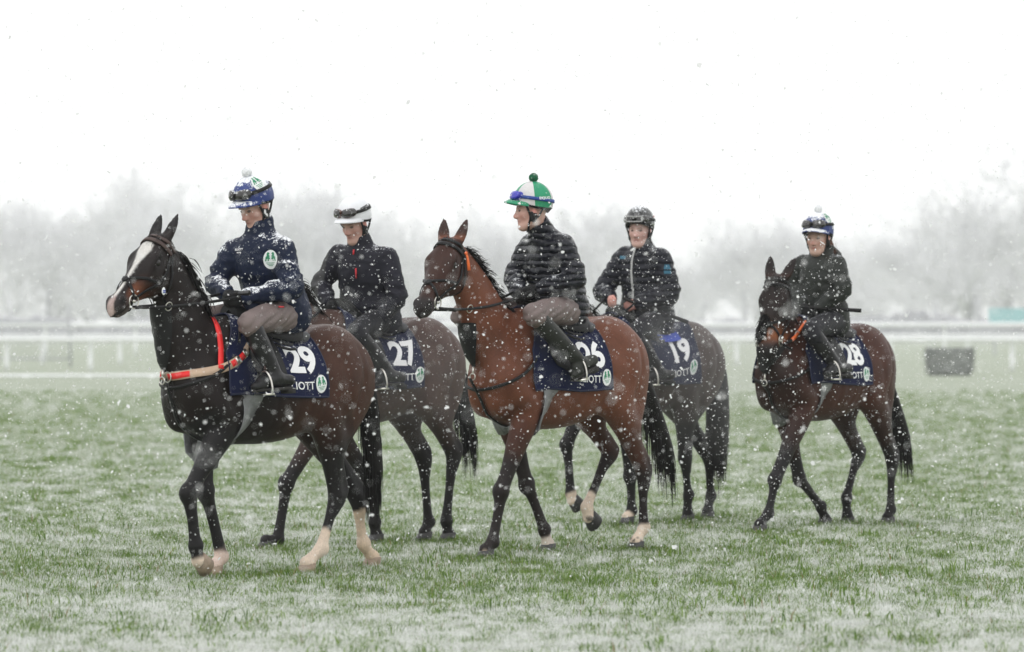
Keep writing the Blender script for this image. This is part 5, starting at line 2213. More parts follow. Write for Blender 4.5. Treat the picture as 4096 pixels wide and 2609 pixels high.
# low white kerb rail on the grass in front of the rails
kr = thing('kerb_rail', 'low white kerb pipe lying along the turf in front of the running rail', 'kerb', (0, 155, 0))
mb = MB()
mb.tube([(x, 0, .05) for x in np.linspace(-30, -1, 12)], .05, 8)
mb.build('pipe', MAT['rail_white'], kr)
mb = MB()
mb.box((0, 0, .02), (.10, .10, .03))
foot_me = mb.mesh('foot', MAT['rail_white'], False)
for x in np.linspace(-29, -1.5, 14):
    obj('foot', foot_me, kr, (x, 0, 0))
# crowd barrier on the left
D = 203
bx0, bx1 = gpt(-420, D), gpt(282, D)
br = thing('crowd_barrier', 'tall grey steel crowd barrier with upright bars at the left edge', 'barrier', ((bx0 + bx1) / 2, D, 0))
hw = (bx1 - bx0) / 2
mb = MB()
mb.tube([(-hw, 0, 0), (-hw, 0, 1.75), (-hw + .06, 0, 1.9), (-hw + .22, 0, 1.98), (hw - .22, 0, 1.98), (hw - .06, 0, 1.9), (hw, 0, 1.75), (hw, 0, 0)], .055, 8)
mb.tube([(-hw, 0, .35), (hw, 0, .35)], .04, 8)
mb.tube([(-hw, 0, 1.15), (hw, 0, 1.15)], .03, 8)
mb.build('frame', MAT['barrier_grey'], br)
mb = MB()
mb.tube([(0, 0, .35), (0, 0, 1.98)], .016, 6)
bar_me = mb.mesh('bar', MAT['barrier_grey'])
for x in np.arange(-hw + .2, hw - .1, .21):
    obj('bar', bar_me, br, (x, 0, 0))
# dark brush block on the right
D = 161
hbx = gpt(3798, D)
hb = thing('brush_fence', 'squat dark green brush block on the turf at the right', 'hedge', (hbx, D, 0))
n = 2600
hb_w, hb_h, hb_d = .86, .96, .5
mb = MB()
gr = []
for t in np.linspace(0, 1, 8):
    w_ = hb_w * (.80 + .20 * t ** .5) * (1 - .06 * t ** 6)
    a = np.linspace(0, 2 * math.pi, 48, endpoint=False)
    cx_, cy_ = np.sign(np.cos(a)) * np.abs(np.cos(a)) ** .25, np.sign(np.sin(a)) * np.abs(np.sin(a)) ** .25
    gr.append(np.stack([cx_ * w_ + rng.normal(0, .012, 48), cy_ * hb_d + rng.normal(0, .012, 48), np.full(48, hb_h * t + (rng.normal(0, .02) if 0 < t < 1 else 0))], 1))
mb.grid(A(gr), closed=True, capped=True, flip=True)
mb.build('brush', MAT['hedge'], hb)
mb = MB()
rt = np.stack([rng.uniform(-hb_w, hb_w, n), rng.choice([-1, 1], n) * hb_d * rng.uniform(.6, 1, n), rng.uniform(.05, hb_h, n)], 1)
hair_dirs = rng.normal(0, .5, (n, 3)) + A((0, 0, .8))
BRUSH = (mb, rt, hair_dirs, hb)
# far dark hedge strip and teal board
fh = thing('far_hedge', 'long grey hedge under the trees behind the far rail', 'hedge', (0, 820, 0))
mb = MB()
xx = np.linspace(-190, 190, 300)
hz_ = 4.3 + .7 * np.sin(xx * .11) + .5 * np.sin(xx * .37) + rng.normal(0, .35, 300)
prof = []
for x, h_ in zip(xx, hz_):
    prof.append([(x, -.8, 0), (x, -.9 + rng.normal(0, .05), h_ * .5), (x, -.6, h_ * .9), (x, 0, h_), (x, .7, h_ * .85), (x, .8, 0)])
mb.grid(A(prof), flip=True)
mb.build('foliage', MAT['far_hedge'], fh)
D = 318
bw = 3.9
bd = thing('advert_board', 'pale teal board on posts at the far right edge', 'board', (gpt(3938, D) + bw, D - 3, 0))
mb = MB()
mb.box((0, 0, 2.72), (bw, .05, .47))
mb.build('panel', MAT['board_teal'], bd, smooth=False)
for x in (-bw + .4, 0, bw - .4):
    mb = MB()
    mb.box((x, .12, 1.55), (.06, .06, 1.6))
    mb.build('post', MAT['barrier_grey'], bd, smooth=False)


# ------------------------------------------------------------------ bare trees
def bare_tree(seed, height, spread, up=.55, dens=1.0):
    r = np.random.default_rng(seed)
    trunk, limbs = MB(), MB()
    segs = []

    def grow(p, d, ln, rad, lev):
        nseg = 3 if lev < 3 else 2
        pts = [p]
        for k in range(nseg):
            d = nrm(d + r.normal(0, .16 + .04 * lev, 3) + A((0, 0, up * .12)))
            p = p + d * ln / nseg
            pts.append(p)
        r1 = rad * .62
        (trunk if lev == 0 else limbs).tube(pts, np.linspace(rad, r1, len(pts)), 7 if lev < 2 else 4 if lev < 4 else 3, cap=False)
        if lev >= 6:
            return
        nch = (7 if lev == 0 else r.integers(3, 5) if lev < 3 else r.integers(2, 4) if lev < 4 else 2)
        nch = max(2, int(round(nch * (dens if lev > 2 else 1))))
        for c in range(nch):
            t = r.uniform(.45, 1.0) if c else 1.0
            q = A(pts[0]) * (1 - t) + A(pts[-1]) * t if lev == 0 else pts[max(1, int(round(t * nseg)))]
            ang = r.uniform(.35, .85) * (1.15 if lev < 2 else .9) * spread
            ax = nrm(np.cross(d, r.normal(0, 1, 3)))
            nd = nrm(d * math.cos(ang) + ax * math.sin(ang) + A((0, 0, up * .25)))
            grow(q, nd, ln * r.uniform(.62, .84) * (.8 if lev == 0 else 1), max(r1 * r.uniform(.55, .8), .030), lev + 1)
    grow(A((0, 0, -.2)), A((0, 0, 1.0)), height * .26, height * .018, 0)
    return trunk, limbs


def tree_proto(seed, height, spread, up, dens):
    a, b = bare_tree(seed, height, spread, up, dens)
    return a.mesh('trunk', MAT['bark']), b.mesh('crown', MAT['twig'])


def put_tree(proto, u, D, sz, rz, label, group=None, name='bare_tree', sx=1.0):
    t = thing(name, label, 'tree', (gpt(u, D), D, 0), rz, group)
    t.scale = (sz * sx, sz * sx, sz)
    obj('trunk', proto[0], t)
    obj('crown', proto[1], t)
    return t

PROTO = [tree_proto(3, 17, 1.0, .35, 1.0), tree_proto(8, 17, .9, .5, 1.0), tree_proto(21, 17, 1.15, .2, 1.0), tree_proto(34, 17, .62, .8, 1.0), tree_proto(55, 17, 1.0, .45, 1.15)]
def _height(p):
    return max(v.co[2] for v in p[1].vertices)
PH_ = [_height(p) for p in PROTO]


def tree_to(k, u, v, D, rz, label, group=None, sx=1.0):
    D *= 1.5
    h = EYE + (HY - v + 45) / F * D
    return put_tree(PROTO[k], u, D, h / PH_[k], rz, label, group, sx=sx)


TG = 'bare trees fading into the snowfall'
GEN = 'bare grey winter tree in the wood fading into the falling snow'
# (prototype, column, row of the top, distance)
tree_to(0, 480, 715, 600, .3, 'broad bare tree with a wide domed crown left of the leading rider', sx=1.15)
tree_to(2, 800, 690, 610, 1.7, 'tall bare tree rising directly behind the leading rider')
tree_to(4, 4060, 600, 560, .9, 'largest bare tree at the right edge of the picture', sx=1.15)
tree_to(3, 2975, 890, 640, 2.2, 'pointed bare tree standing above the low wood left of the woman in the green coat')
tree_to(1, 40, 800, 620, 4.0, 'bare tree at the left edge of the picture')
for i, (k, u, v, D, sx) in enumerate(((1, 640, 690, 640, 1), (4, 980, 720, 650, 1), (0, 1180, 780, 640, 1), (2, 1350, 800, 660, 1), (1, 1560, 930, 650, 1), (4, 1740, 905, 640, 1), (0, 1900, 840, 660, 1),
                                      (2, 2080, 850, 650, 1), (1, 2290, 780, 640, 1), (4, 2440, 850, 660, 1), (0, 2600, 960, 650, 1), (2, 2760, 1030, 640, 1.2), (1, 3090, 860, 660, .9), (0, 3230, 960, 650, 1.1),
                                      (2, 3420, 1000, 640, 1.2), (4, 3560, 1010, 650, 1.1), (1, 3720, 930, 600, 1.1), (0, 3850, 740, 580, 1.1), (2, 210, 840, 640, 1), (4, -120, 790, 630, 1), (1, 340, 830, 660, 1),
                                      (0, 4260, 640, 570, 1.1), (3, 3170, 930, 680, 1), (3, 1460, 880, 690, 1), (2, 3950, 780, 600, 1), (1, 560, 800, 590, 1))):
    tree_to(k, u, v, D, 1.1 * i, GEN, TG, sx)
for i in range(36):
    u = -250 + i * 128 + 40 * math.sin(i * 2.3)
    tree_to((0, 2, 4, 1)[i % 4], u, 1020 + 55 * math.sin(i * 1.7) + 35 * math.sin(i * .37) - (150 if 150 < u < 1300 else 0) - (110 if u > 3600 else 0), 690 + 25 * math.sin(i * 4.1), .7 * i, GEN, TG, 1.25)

# snow-filled air
mb = MB()
mb.box((0, 1170, 20), (1550, 1380, 21))
hzo = mb.build('haze', None, smooth=False)
tag(hzo, 'pale snow-filled air over the whole course', kind='stuff')
hm = bpy.data.materials.new('haze')
hm.use_nodes = True
hm.node_tree.nodes.clear()
ho = hm.node_tree.nodes.new('ShaderNodeOutputMaterial')
hv = hm.node_tree.nodes.new('ShaderNodeVolumePrincipled')
hv.inputs['Color'].default_value = (.97, .98, 1.0, 1)
HAZE = 0.00038
hv.inputs['Density'].default_value = HAZE
hm.node_tree.links.new(hv.outputs[0], ho.inputs['Volume'])
hzo.data.materials.append(hm)

# ------------------------------------------------------------------ the string of horses
def joints(fr, px, dz=0.0):
    """Riding position in the frame of the horse; px overrides joints by picture position and plane."""
    J = dict(pelvis=(-.12, 0, 1.66), waist=(-.14, 0, 1.80), chest=(-.07, 0, 1.95), neck=(.0, 0, 2.09), head=(.05, 0, 2.25),
             shL=(-.03, .19, 2.02), shR=(-.03, -.19, 2.02), elL=(-.02, .27, 1.75), elR=(-.02, -.27, 1.75), wrL=(.24, .09, 1.66), wrR=(.24, -.09, 1.66),
             hipL=(-.10, .10, 1.62), hipR=(-.10, -.10, 1.62), knL=(.24, .30, 1.45), knR=(.24, -.30, 1.45), anL=(.02, .355, 1.10), anR=(.02, -.355, 1.10),
             toeL=(.20, .37, 1.04), toeR=(.20, -.37, 1.04), heelL=(-.05, .36, 1.06), heelR=(-.05, -.36, 1.06))
    J = {k: A(v, float) for k, v in J.items()}
    for k, q in px.items():
        J[k] = fr.at(*q) if len(q) == 3 else A(q[1:], float)      # four numbers: given in the frame of the horse
    for k in ('kn', 'an', 'toe', 'heel'):
        if k + 'R' not in px:
            J[k + 'R'] = J[k + 'L'] * A((1, -1, 1))
    if 'pelvis' in px:
        for k, s in (('hipL', 1), ('hipR', -1)):
            J[k] = J['pelvis'] + A((.02, s * .10, -.04))
    return J


F29 = Frame(1080, 27.9, 48)
F26 = Frame(2236, 30.5, 50)
F27 = Frame(1492, 31.9, 46)
F19 = Frame(2575, 35.4, 45)
F28 = Frame(3302, 34.6, 55)
WHITE = (.70, .57, .46)
BOX = dict(lo=(-1.12, -.42, -.02), box=(1.62, .42, 2.32))

SPEC = {}
SPEC['29'] = dict(frame=F29, dz=-.06, **BOX, label='black-brown horse with a white blaze and white hind stockings, leading the string',
    poll=(618, 940, 0), head=(-.268, -.355, -.45), coat=(.058, .023, .014), dark=(.011, .007, .0065), dark_x=(-.25, .25), head_dark=.9,
    legs=dict(LF=(((754, 1975), (780, 2186), (806, 2286)), False), RF=(((822, 1969), (884, 2232), (850, 0)), True),
              LH=(((1345, 1981), (1284, 2196), (1222, 0)), True), RH=(((1428, 1995), (1452, 2175), (1484, 0)), True)),
    socks=dict(LF=(.10, WHITE), RF=(.20, (.66, .51, .44)), LH=(.33, WHITE, .35), RH=(.40, (.62, .48, .36))),
    points=dict(LF=.95, RF=.95, LH=.85, RH=.85), hoof_mat=dict(LF='hoof_pale', RF='hoof_pale', LH='hoof_pale', RH='hoof_pale'),
    blaze=[(0, 0), (.07, .0), (.08, .042), (.13, .048), (.19, .030), (.26, .015), (.40, .011), (.50, .018), (.60, .03)], blaze_shift=[.004, .004, .0, 0],
    tan=(.16, .055, .028), muzzle=(.022, .018, .018), tail_tip=(1500, 2040), tail_w=.07, mane_len=.20, mane_split=.55, mane_droop=.30, ears={1: (-.90, .05, .22), -1: (-.92, -.10, .22)})
SPEC['26'] = dict(frame=F26, **BOX, label='bright bay horse with its near foreleg stretched forward, middle of the front row',
    poll=(1788, 955, 0), head=(-.187, -.33, -.448), coat=(.150, .053, .029), dark=(.036, .015, .011), head_dark=.95,
    legs=dict(LF=(((2004, 1968), (1968, 2170), (1938, 0)), True), RF=(((2108, 1940), (2176, 2122), (2186, 0)), True),
              RH=(((2436, 1808), (2346, 2030), (2364, 2106)), False), LH=(((2572, 1890), (2574, 2112), (2540, 0)), True)),
    socks=dict(LF=(.055, WHITE), RF=(.13, (.66, .57, .50)), LH=(.20, WHITE, 0, .8), RH=(.25, WHITE, 0, .8)), points=dict(LF=.72, RF=.78, LH=.62, RH=.56), point_amt=.88, forearm=.6,
    muzzle=(.014, .013, .014), tail_tip=(2700, 1955), tail_w=.085, tail_out=.10, mane_len=.12, mane_split=.5, mane_droop=.16, ears={1: (-.90, .10, .18), -1: (-.85, -.20, .22)})
SPEC['27'] = dict(frame=F27, **BOX, label='dark grey-brown horse half hidden behind the leading horse',
    poll=(1085, 1085, 0), head=(-.30, -.26, -.42), coat=(.075, .042, .034), dark=(.030, .020, .018),
    legs=dict(LF=(((1145, 1934), (1108, 2158), (1060, 0)), True), RF=(((1493, 1955), (1497, 2092), (1499, 0)), True),
              RH=(((1692, 1836), (1714, 2090), (1694, 0)), True), LH=(((1812, 1815), (1784, 2086), (1787, 0)), True)),
    points=dict(LF=.7, RF=.7, LH=.72, RH=.72), tail_tip=(1893, 1840), tail_w=.07, tail_out=.07, mane_len=.18, mane_split=.5)
SPEC['19'] = dict(frame=F19, dz=-.02, **BOX, label='dark grey-brown horse half hidden behind the bright bay horse',
    poll=(2250, 1180, 0), head=(-.22, -.28, -.42), coat=(.060, .038, .032), dark=(.028, .020, .019),
    legs=dict(LF=(((2521, 1905), (2524, 2045), (2505, 0)), True), RF=(((2266, 1781), (2281, 1976), (2298, 2034)), False),
              LH=(((2738, 1834), (2753, 1981), (2746, 0)), True), RH=(((2836, 1834), (2842, 1985), (2826, 0)), True)),
    socks=dict(LF=(.09, WHITE), RF=(.14, WHITE)), points=dict(LF=.8, RF=.8, LH=.8, RH=.8), tail_tip=(2860, 1946), tail_w=.11, tail_out=.07, mane_len=.14)
SPEC['28'] = dict(frame=F28, dz=-.04, **BOX, label='dark bay horse with a tan nose facing the camera, far right of the string',
    poll=(3098, 1112, .04), head=(-.075, -.20, -.57), coat=(.066, .024, .016), dark=(.015, .009, .008), dark_x=(.45, .95), head_dark=.95, mane_q=.66,
    legs=dict(LF=(((3099, 1924), (3072, 2054), (3035, 0)), True), RF=(((3198, 1916), (3284, 2032), (3296, 0)), True),
              RH=(((3432, 1814), (3385, 1990), (3386, 0)), True), LH=(((3567, 1838), (3562, 2040), (3548, 0)), True)),
    points=dict(LF=.72, RF=.72, LH=.68, RH=.66), tan=(.22, .075, .03), tan_all=True, tail_tip=(3648, 1880), tail_w=.075, tail_out=.10, mane_len=.12,
    ears={1: (-.80, .38, .10), -1: (-.96, -.05, .10)}, forelock=.15)

PX = {}
PX['29'] = dict(neck=(1040, 938, 0), head=(1018, 822, .0), chest=(1052, 1030, 0), waist=(1080, 1150, 0), pelvis=(1105, 1240, 0), shL=(1132, 1000, .17), shR=(932, 1010, -.17),
                elL=(1165, 1150, .27), wrL=(985, 1188, .11), elR=(868, 1125, -.25), wrR=(905, 1178, -.07), knL=(998, 1292, .30), anL=(1098, 1502, .36), heelL=(1158, 1545, .37), toeL=(1020, 1556, .38))
PX['26'] = dict(neck=(2172, 935, 0), head=(2126, 838, 0), chest=(2198, 1020, 0), waist=(2218, 1130, 0), pelvis=(2240, 1222, 0), shL=(2255, 985, .17), shR=(2120, 985, -.17),
                elL=(2302, 1112, .27), wrL=(2160, 1158, .10), elR=(2060, 1105, -.25), wrR=(2075, 1170, -.05), knL=(2132, 1258, .30), anL=(2318, 1448, .36), heelL=(2372, 1462, .37), toeL=(2296, 1508, .37))
PX['27'] = dict(neck=(1442, 988, 0), head=(1418, 892, 0), chest=(1452, 1068, 0), waist=(1465, 1175, 0), pelvis=(1482, 1262, 0), shL=(1548, 1030, .17), shR=(1358, 1022, -.17),
                elL=(1590, 1180, .28), wrL=(1520, 1285, .20), elR=(1285, 1140, -.27), wrR=(1318, 1215, -.08), knL=(1428, 1335, .30), anL=(1552, 1490, .36), heelL=(1606, 1530, .37), toeL=(1490, 1535, .37))
PX['19'] = dict(neck=(2572, 1000, 0), head=(2558, 918, 0), chest=(2574, 1070, 0), waist=(2582, 1175, 0), pelvis=(2592, 1262, 0), shL=(2645, 1038, .17), shR=(2498, 1030, -.17),
                elL=(2682, 1175, .27), wrL=(2560, 1212, .09), elR=(2412, 1165, -.25), wrR=(2440, 1196, -.06), knL=(2535, 1345, .30), anL=(2640, 1490, .36), heelL=(2684, 1518, .37), toeL=(2580, 1522, .37))
PX['28'] = dict(neck=(3288, 1026, 0), head=(3272, 948, 0), chest=(3285, 1092, 0), waist=(3288, 1185, 0), pelvis=(3298, 1268, 0), shL=(3346, 1058, .16), shR=(3214, 1058, -.16),
                elL=(3372, 1160, .24), wrL=(3278, 1232, .08), elR=(3178, 1150, -.24), wrR=(3212, 1226, -.06), knL=(3244, 1326, .27), knR=(0, .45, -.25, 1.48), anR=(0, .25, -.34, 1.2), toeR=(0, .38, -.36, 1.15), heelR=(0, .12, -.36, 1.15), anL=(3345, 1466, .36), heelL=(3394, 1492, .37), toeL=(3306, 1500, .37))

RID = {}
RID['29'] = dict(nose=.8, jaw=-.004, label='rider in navy jacket, blue cap with snowy pompom and taupe breeches, looking down', face=(-.66, -.64, -.42), jacket='navy_jacket', folds=.013, seed=1.0, trousers='taupe', trouser_end=.18,
    boots='boot_black', gloves='glove_black', helmet_panels=['silk_blue'] * 6, pom='pom_white', goggles=('goggle_black', 'lens_dark', 66, 'black_trim'), helmet_badge=(88, 46), collar=.075, trouser_folds=.008)
RID['26'] = dict(nose=1.3, jaw=.003, label='rider in black quilted jacket and green and white cap, face turned to the left', face=(-1, -.10, -.06), jacket='puffer', bulk=.93, sleeve=.93, ripple=(.014, .066), folds=.006, seed=4.0, trousers='taupe', trouser_end=.16,
    boots='boot_green', gloves='glove_black', helmet_panels=['silk_green', 'silk_white', 'silk_green', 'silk_white', 'silk_green', 'silk_white'], pom='pom_green', goggles=('goggle_blue', 'lens_blue', 72, 'blue_trim'),
    strap_drop=22, collar=.085, peak_mat='silk_green', trouser_folds=.009)
RID['27'] = dict(nose=1.1, jaw=.004, label='rider in black jacket with grey sleeve and plain white helmet with brown goggles', face=(-.54, -.76, -.34), jacket='dark_jacket', folds=.010, seed=7.0, trousers='black_trousers', trouser_end=.3,
    boots='boot_black', gloves='glove_black', helmet_panels=['cap_white'] * 6, peak_mat='cap_white', goggles=('goggle_brown', 'lens_dark', 68, 'black_trim'), collar=.05, flush=.5,
    jacket_col=lambda V, J: np.where((np.linalg.norm(V - (J['elR'] * .55 + J['shR'] * .45), axis=1) < .30)[:, None] & (V[:, 1] < -.20)[:, None], A((.045, .045, .047)), A((.012, .012, .020))))
RID['19'] = dict(nose=1.0, jaw=.006, label='rider in dark quilted jacket with pale zip, black helmet and bare hands', face=(-.30, -.92, -.08), jacket='puffer_far', bulk=.95, ripple=(.014, .068), folds=.005, seed=9.0, trousers='black_trousers', trouser_end=.5,
    boots='boot_black', helmet_panels=['shell_black'] * 6, peak=False, panel_seam=.0, goggles=('shell_black', 'lens_dark', 76, 'black_trim'), strap_drop=12, collar=.07, flush=.4, skin=(.58, .37, .32))
RID['28'] = dict(nose=.7, jaw=-.006, label='woman in dark green hooded coat and blue cap with snowy pompom, riding at the right', face=(-.42, -.88, -.10), jacket='wax_jacket', folds=.009, seed=12.0, trousers='black_trousers', trouser_end=.35,
    boots='boot_black', gloves='glove_black', helmet_panels=['silk_blue'] * 6, pom='pom_white', goggles=('goggle_black', 'lens_dark', 68, 'black_trim'), helmet_badge=(82, 48), collar=.055, hood=True, hair=1,
    bulk=.94, sleeve=.95, flush=.45, skin=(.55, .36, .29))

HORSE, RIDER = {}, {}
CLOTH_LABEL = {'29': 'navy saddle cloth with white number 29 on the leading horse', '26': 'navy saddle cloth with white number 26 on the bright bay horse', '27': 'navy saddle cloth with white number 27 behind the leading horse',
               '19': 'navy saddle cloth with white number 19 behind the bright bay horse', '28': 'navy saddle cloth with white number 28 on the horse at the right'}
WHO = {'29': 'the leading horse with the white blaze', '26': 'the bright bay horse', '27': 'the dark horse half hidden by the leader', '19': 'the dark horse half hidden by the bright bay', '28': 'the horse facing the camera at the right'}
for key in ('29', '26', '27', '19', '28'):
    H = HORSE[key] = build_horse(SPEC[key])
    R = RID[key]
    R['joints'] = J = joints(H.fr, PX[key])
    RIDER[key] = build_rider(H, R)
    make_cloth(H, key, CLOTH_LABEL[key], num_x={'29': -.04, '26': -.04, '27': -.06, '19': -.145, '28': -.01}[key], num_arc=.42, x0={'28': .62, '29': .57, '26': .54}.get(key, .48), x1=-.33 if key == '19' else -.215)
    H.sp['brown_tack'] = key == '29'
    foot = {1: (J['toeL'], J['heelL']), -1: (J['toeR'], J['heelR'])}
    make_saddle(H, 'black exercise saddle with grey girth on ' + WHO[key], foot)
    hands = {1: J['wrL'] + A((.05, 0, 0)), -1: J['wrR'] + A((.05, 0, 0))}
    if key == '27':
        hands[1] = J['wrR'] + A((.05, .12, 0))
    kw = dict(mat=MAT['leather_black'], ring_mat=MAT['steel'])
    if key == '29':
        kw['brow_mat'] = MAT['leather_brown']
    if key == '28':
        kw['grip'] = (.22, .66, MAT['tape_orange'])
    make_bridle(H, 'black leather bridle and reins on ' + WHO[key], hands=hands, sag={'26': .05, '29': .015}.get(key, .03), **kw)

HOOFS = [(H.fr.o + H.fr.R @ h[1]) for H in HORSE.values() for h in H.hoofs]

# bib martingales
make_bib(HORSE['29'], 'black leather bib martingale on the chest of the leading horse', MAT['leather_black'], MAT['steel'], F29.at(612, 1235, .0), F29.at(662, 1475, 0))
make_bib(HORSE['26'], 'black leather bib martingale on the chest of the bright bay horse', MAT['leather_black'], MAT['steel'], F26.at(1838, 1296, 0), F26.at(1880, 1475, 0))
make_bib(HORSE['28'], 'black leather bib martingale below the muzzle of the right horse', MAT['leather_black'], MAT['steel'], F28.at(3070, 1385, 0), F28.at(3050, 1500, 0))


# ---- straps of the individual horses
def band_round_breast(H, name, zs, zf, w, mat, root, a0=-100, a1=100, off=.010, n=60):
    a = np.radians(np.linspace(a0, a1, n))
    z = zf + (zs - zf) * (1 - np.cos(a)) ** 1.0
    o = np.stack([np.full(n, .40), np.zeros(n), z], 1)
    d = np.stack([np.cos(a), np.sin(a), np.zeros(n)], 1)
    X = H.fd.cast(o, d, .75, 160)
    N = H.fd.normal(X)
    X = X + N * off
    for _ in range(3):
        X[1:-1] = .5 * X[1:-1] + .25 * (X[:-2] + X[2:])
    return X, N


def breast_girth(H):
    r = thing('breast_girth', 'tan and red elastic breast girth across the chest of the leading horse', 'breast girth', H.fr.o, H.fr.rz)
    X, N = band_round_breast(H, 'web', 1.36, 1.21, .05, None, r)
    mb = MB()
    mb.strap(X, N, .052, .006)
    mb.build('webbing', MAT['tape_tan'], r)
    n = len(X)
    for a, b in ((.50, .60), (.78, .93), (.40, .47)):
        i, j = int(a * n), int(b * n)
        mb = MB()
        mb.strap(X[i:j] + N[i:j] * .006, N[i:j], .036, .004)
        mb.build('red_strap', MAT['tape_red'], r)
    k = int(.80 * n)
    for k in (int(.83 * n), int(.90 * n)):
        mb = MB()
        mb.strap(X[k - 1:k + 2] + N[k - 1:k + 2] * .010, N[k - 1:k + 2], .042, .003)
        mb.build('buckle', MAT['steel'], r)
    # strap over the neck
    i0 = int(.70 * n)
    P = [X[i0] + N[i0] * .006]
    top = 1.56
    for z in np.linspace(P[0][2] + .05, top, 8):
        x = P[0][0] - (z - P[0][2]) * .35
        q = H.fd.cast((x, 0, z), (0, 1, 0), .5, 120)[0]
        P.append(q + A((0, .008, 0)))
    Q_ = catmull(P, 3)
    mb = MB()
    mb.strap(Q_, H.fd.normal(Q_), .034, .005)
    mb.build('neck_strap', MAT['tape_red'], r)
    mb = MB()
    mb.torus(X[n // 2] + N[n // 2] * .012, (0, 1, 0), (0, 0, 1), .030, .004)
    mb.build('ring', MAT['steel'], r)


breast_girth(HORSE['29'])


def neck_strap(H, label, zs=1.42, zf=1.08, w=.020):
    r = thing('neck_strap', label, 'neck strap', H.fr.o, H.fr.rz, 'black neck straps of the martingales')
    X, N = band_round_breast(H, 'strap', zs, zf, w, None, r, -88, 88)
    mb = MB()
    mb.strap(X, N, w, .006)
    mb.build('strap', MAT['leather_black'], r)


neck_strap(HORSE['29'], 'black leather neck strap below the breast girth of the leading horse', 1.50, 1.14)
neck_strap(HORSE['26'], 'black leather neck strap on the shoulder of the bright bay horse', 1.46, 1.10)
neck_strap(HORSE['28'], 'black leather neck strap on the horse facing the camera', 1.44, 1.10)

# small tags on the bridles
X, N = head_path(HORSE['29'], [(.25, 118), (.255, 118), (.26, 118)], .012)
r = thing('bridle_tag', 'small white oval tag hanging on the cheek of the leading horse', 'tag', F29.o, F29.rz)
mb = MB()
mb.ball(X[0] + A((0, .004, -.03)), (.016, .005, .024))
mb.build('disc', MAT['badge_white'], r)
mb = MB()
mb.box(X[0] + A((0, .010, -.026)), (.009, .0015, .003))
mb.box(X[0] + A((0, .010, -.036)), (.009, .0015, .003))
mb.build('print', MAT['tape_blue'], r)
X, N = head_path(HORSE['26'], [(.04, 100), (.045, 100), (.05, 100)], .014)
r = thing('ribbon_tag', 'orange ribbon tag tied to the bridle of the bright bay horse', 'tag', F26.o, F26.rz)
mb = MB()
P = A([X[0] + A((.0, .004, .01)), X[0] + A((-.01, .008, -.02)), X[0] + A((-.016, .010, -.06)), X[0] + A((-.022, .010, -.10))])
mb.strap(P, np.tile(A((.3, 1.0, 0)), (4, 1)), [.014, .016, .020, .022], .003)
mb.ball(P[0], (.014, .008, .012))
mb.build('ribbon', MAT['tape_orange'], r)

# blue pad edge under the saddle of number 19
cl = HORSE['19'].cloth
r = thing('gel_pad', 'bright blue pad edge showing behind the rider numbered 19', 'pad', F19.o, F19.rz)
mb = MB()
mb.grid(A([[cl.pt(sd, x, arc, .02)[0] for sd, arc in [(-1, .2), (-1, .1), (1, .0), (1, .06), (1, .12), (1, .18), (1, .23)]] for x in np.linspace(.02, -.20, 10)]))
mb.build('pad', MAT['tape_blue'], r)


# ---- whips
def whip(key, label, p0, p1, r=.006, flap=True):
    a, b = A(p0, float), A(p1, float)
    fr = HORSE[key].fr
    root = thing('whip', label, 'whip', fr.o, fr.rz, 'riding whips')
    d = nrm(b - a)
    mb = MB()
    mb.tube([a - d * .10, a - d * .08, a + d * .08], [r * 1.5, r * 1.3, r * 1.2], 8)
    mb.build('grip', MAT['rubber'], root)
    mb = MB()
    mb.tube([a + d * .07, a * .5 + b * .5, b], [r, r * .8, r * .7], 8)
    mb.build('shaft', MAT['leather_black'], root)
    mb = MB()
    up = nrm(np.cross(d, np.cross((0, 0, 1.0), d)))
    mb.strap(A([b - d * .16, b - d * .08, b, b + d * .01]), np.tile(np.cross(d, up), (4, 1)), [.020, .028, .030, .028], .010)
    mb.build('flap', MAT['leather_black'], root)


J = RID['29']['joints']
whip('29', 'short black whip held upright across the hands of the leading rider', J['wrL'] + A((.06, -.05, .02)), F29.at(1000, 1172, .30))
J = RID['19']['joints']
whip('19', 'black whip held across the thigh of the bare-handed rider', J['wrL'] + A((.05, 0, .0)), F19.at(2748, 1288, .36), .009)
J = RID['28']['joints']
whip('28', 'black whip pointing right from the hand of the woman rider', J['wrL'] + A((.05, 0, .0)), F28.at(3440, 1243, .36), .008)

# ---- prints on the clothes
def side_axis(R, J):
    f = nrm(np.cross(J['shL'] - J['shR'], (0, 0, 1.0)))
    return f


R, J = RIDER['29'], RID['29']['joints']
fwd = side_axis(R, J)
if fwd[0] < 0:
    fwd = -fwd
lat = nrm(J['shR'] - J['shL'])
lft = -lat
for nm, frac in (('b', .0),):
    c = J['chest'] + lat * -.085 + A((0, 0, -.02))
    d = nrm(fwd + -lat * .35)
    put_emblem(jacket_pt(R, d, c, nrm(lft - fwd * .35), (0, 0, 1.0), .008), .115, R.root, ('chest_badge', 'chest_crest'))
c = J['chest'] + lat * .085 + A((0, 0, .05))
jacket_text(R, 'ELLIOTT', .017, jacket_pt(R, fwd, c, lft, (0, 0, 1.0), .010), 'lettering', 'print_white', .0006)
jacket_text(R, 'racing', .015, jacket_pt(R, fwd, c + A((0, 0, -.018)), lft, (0, 0, 1.0), .010), 'lettering', 'print_white', .0004)

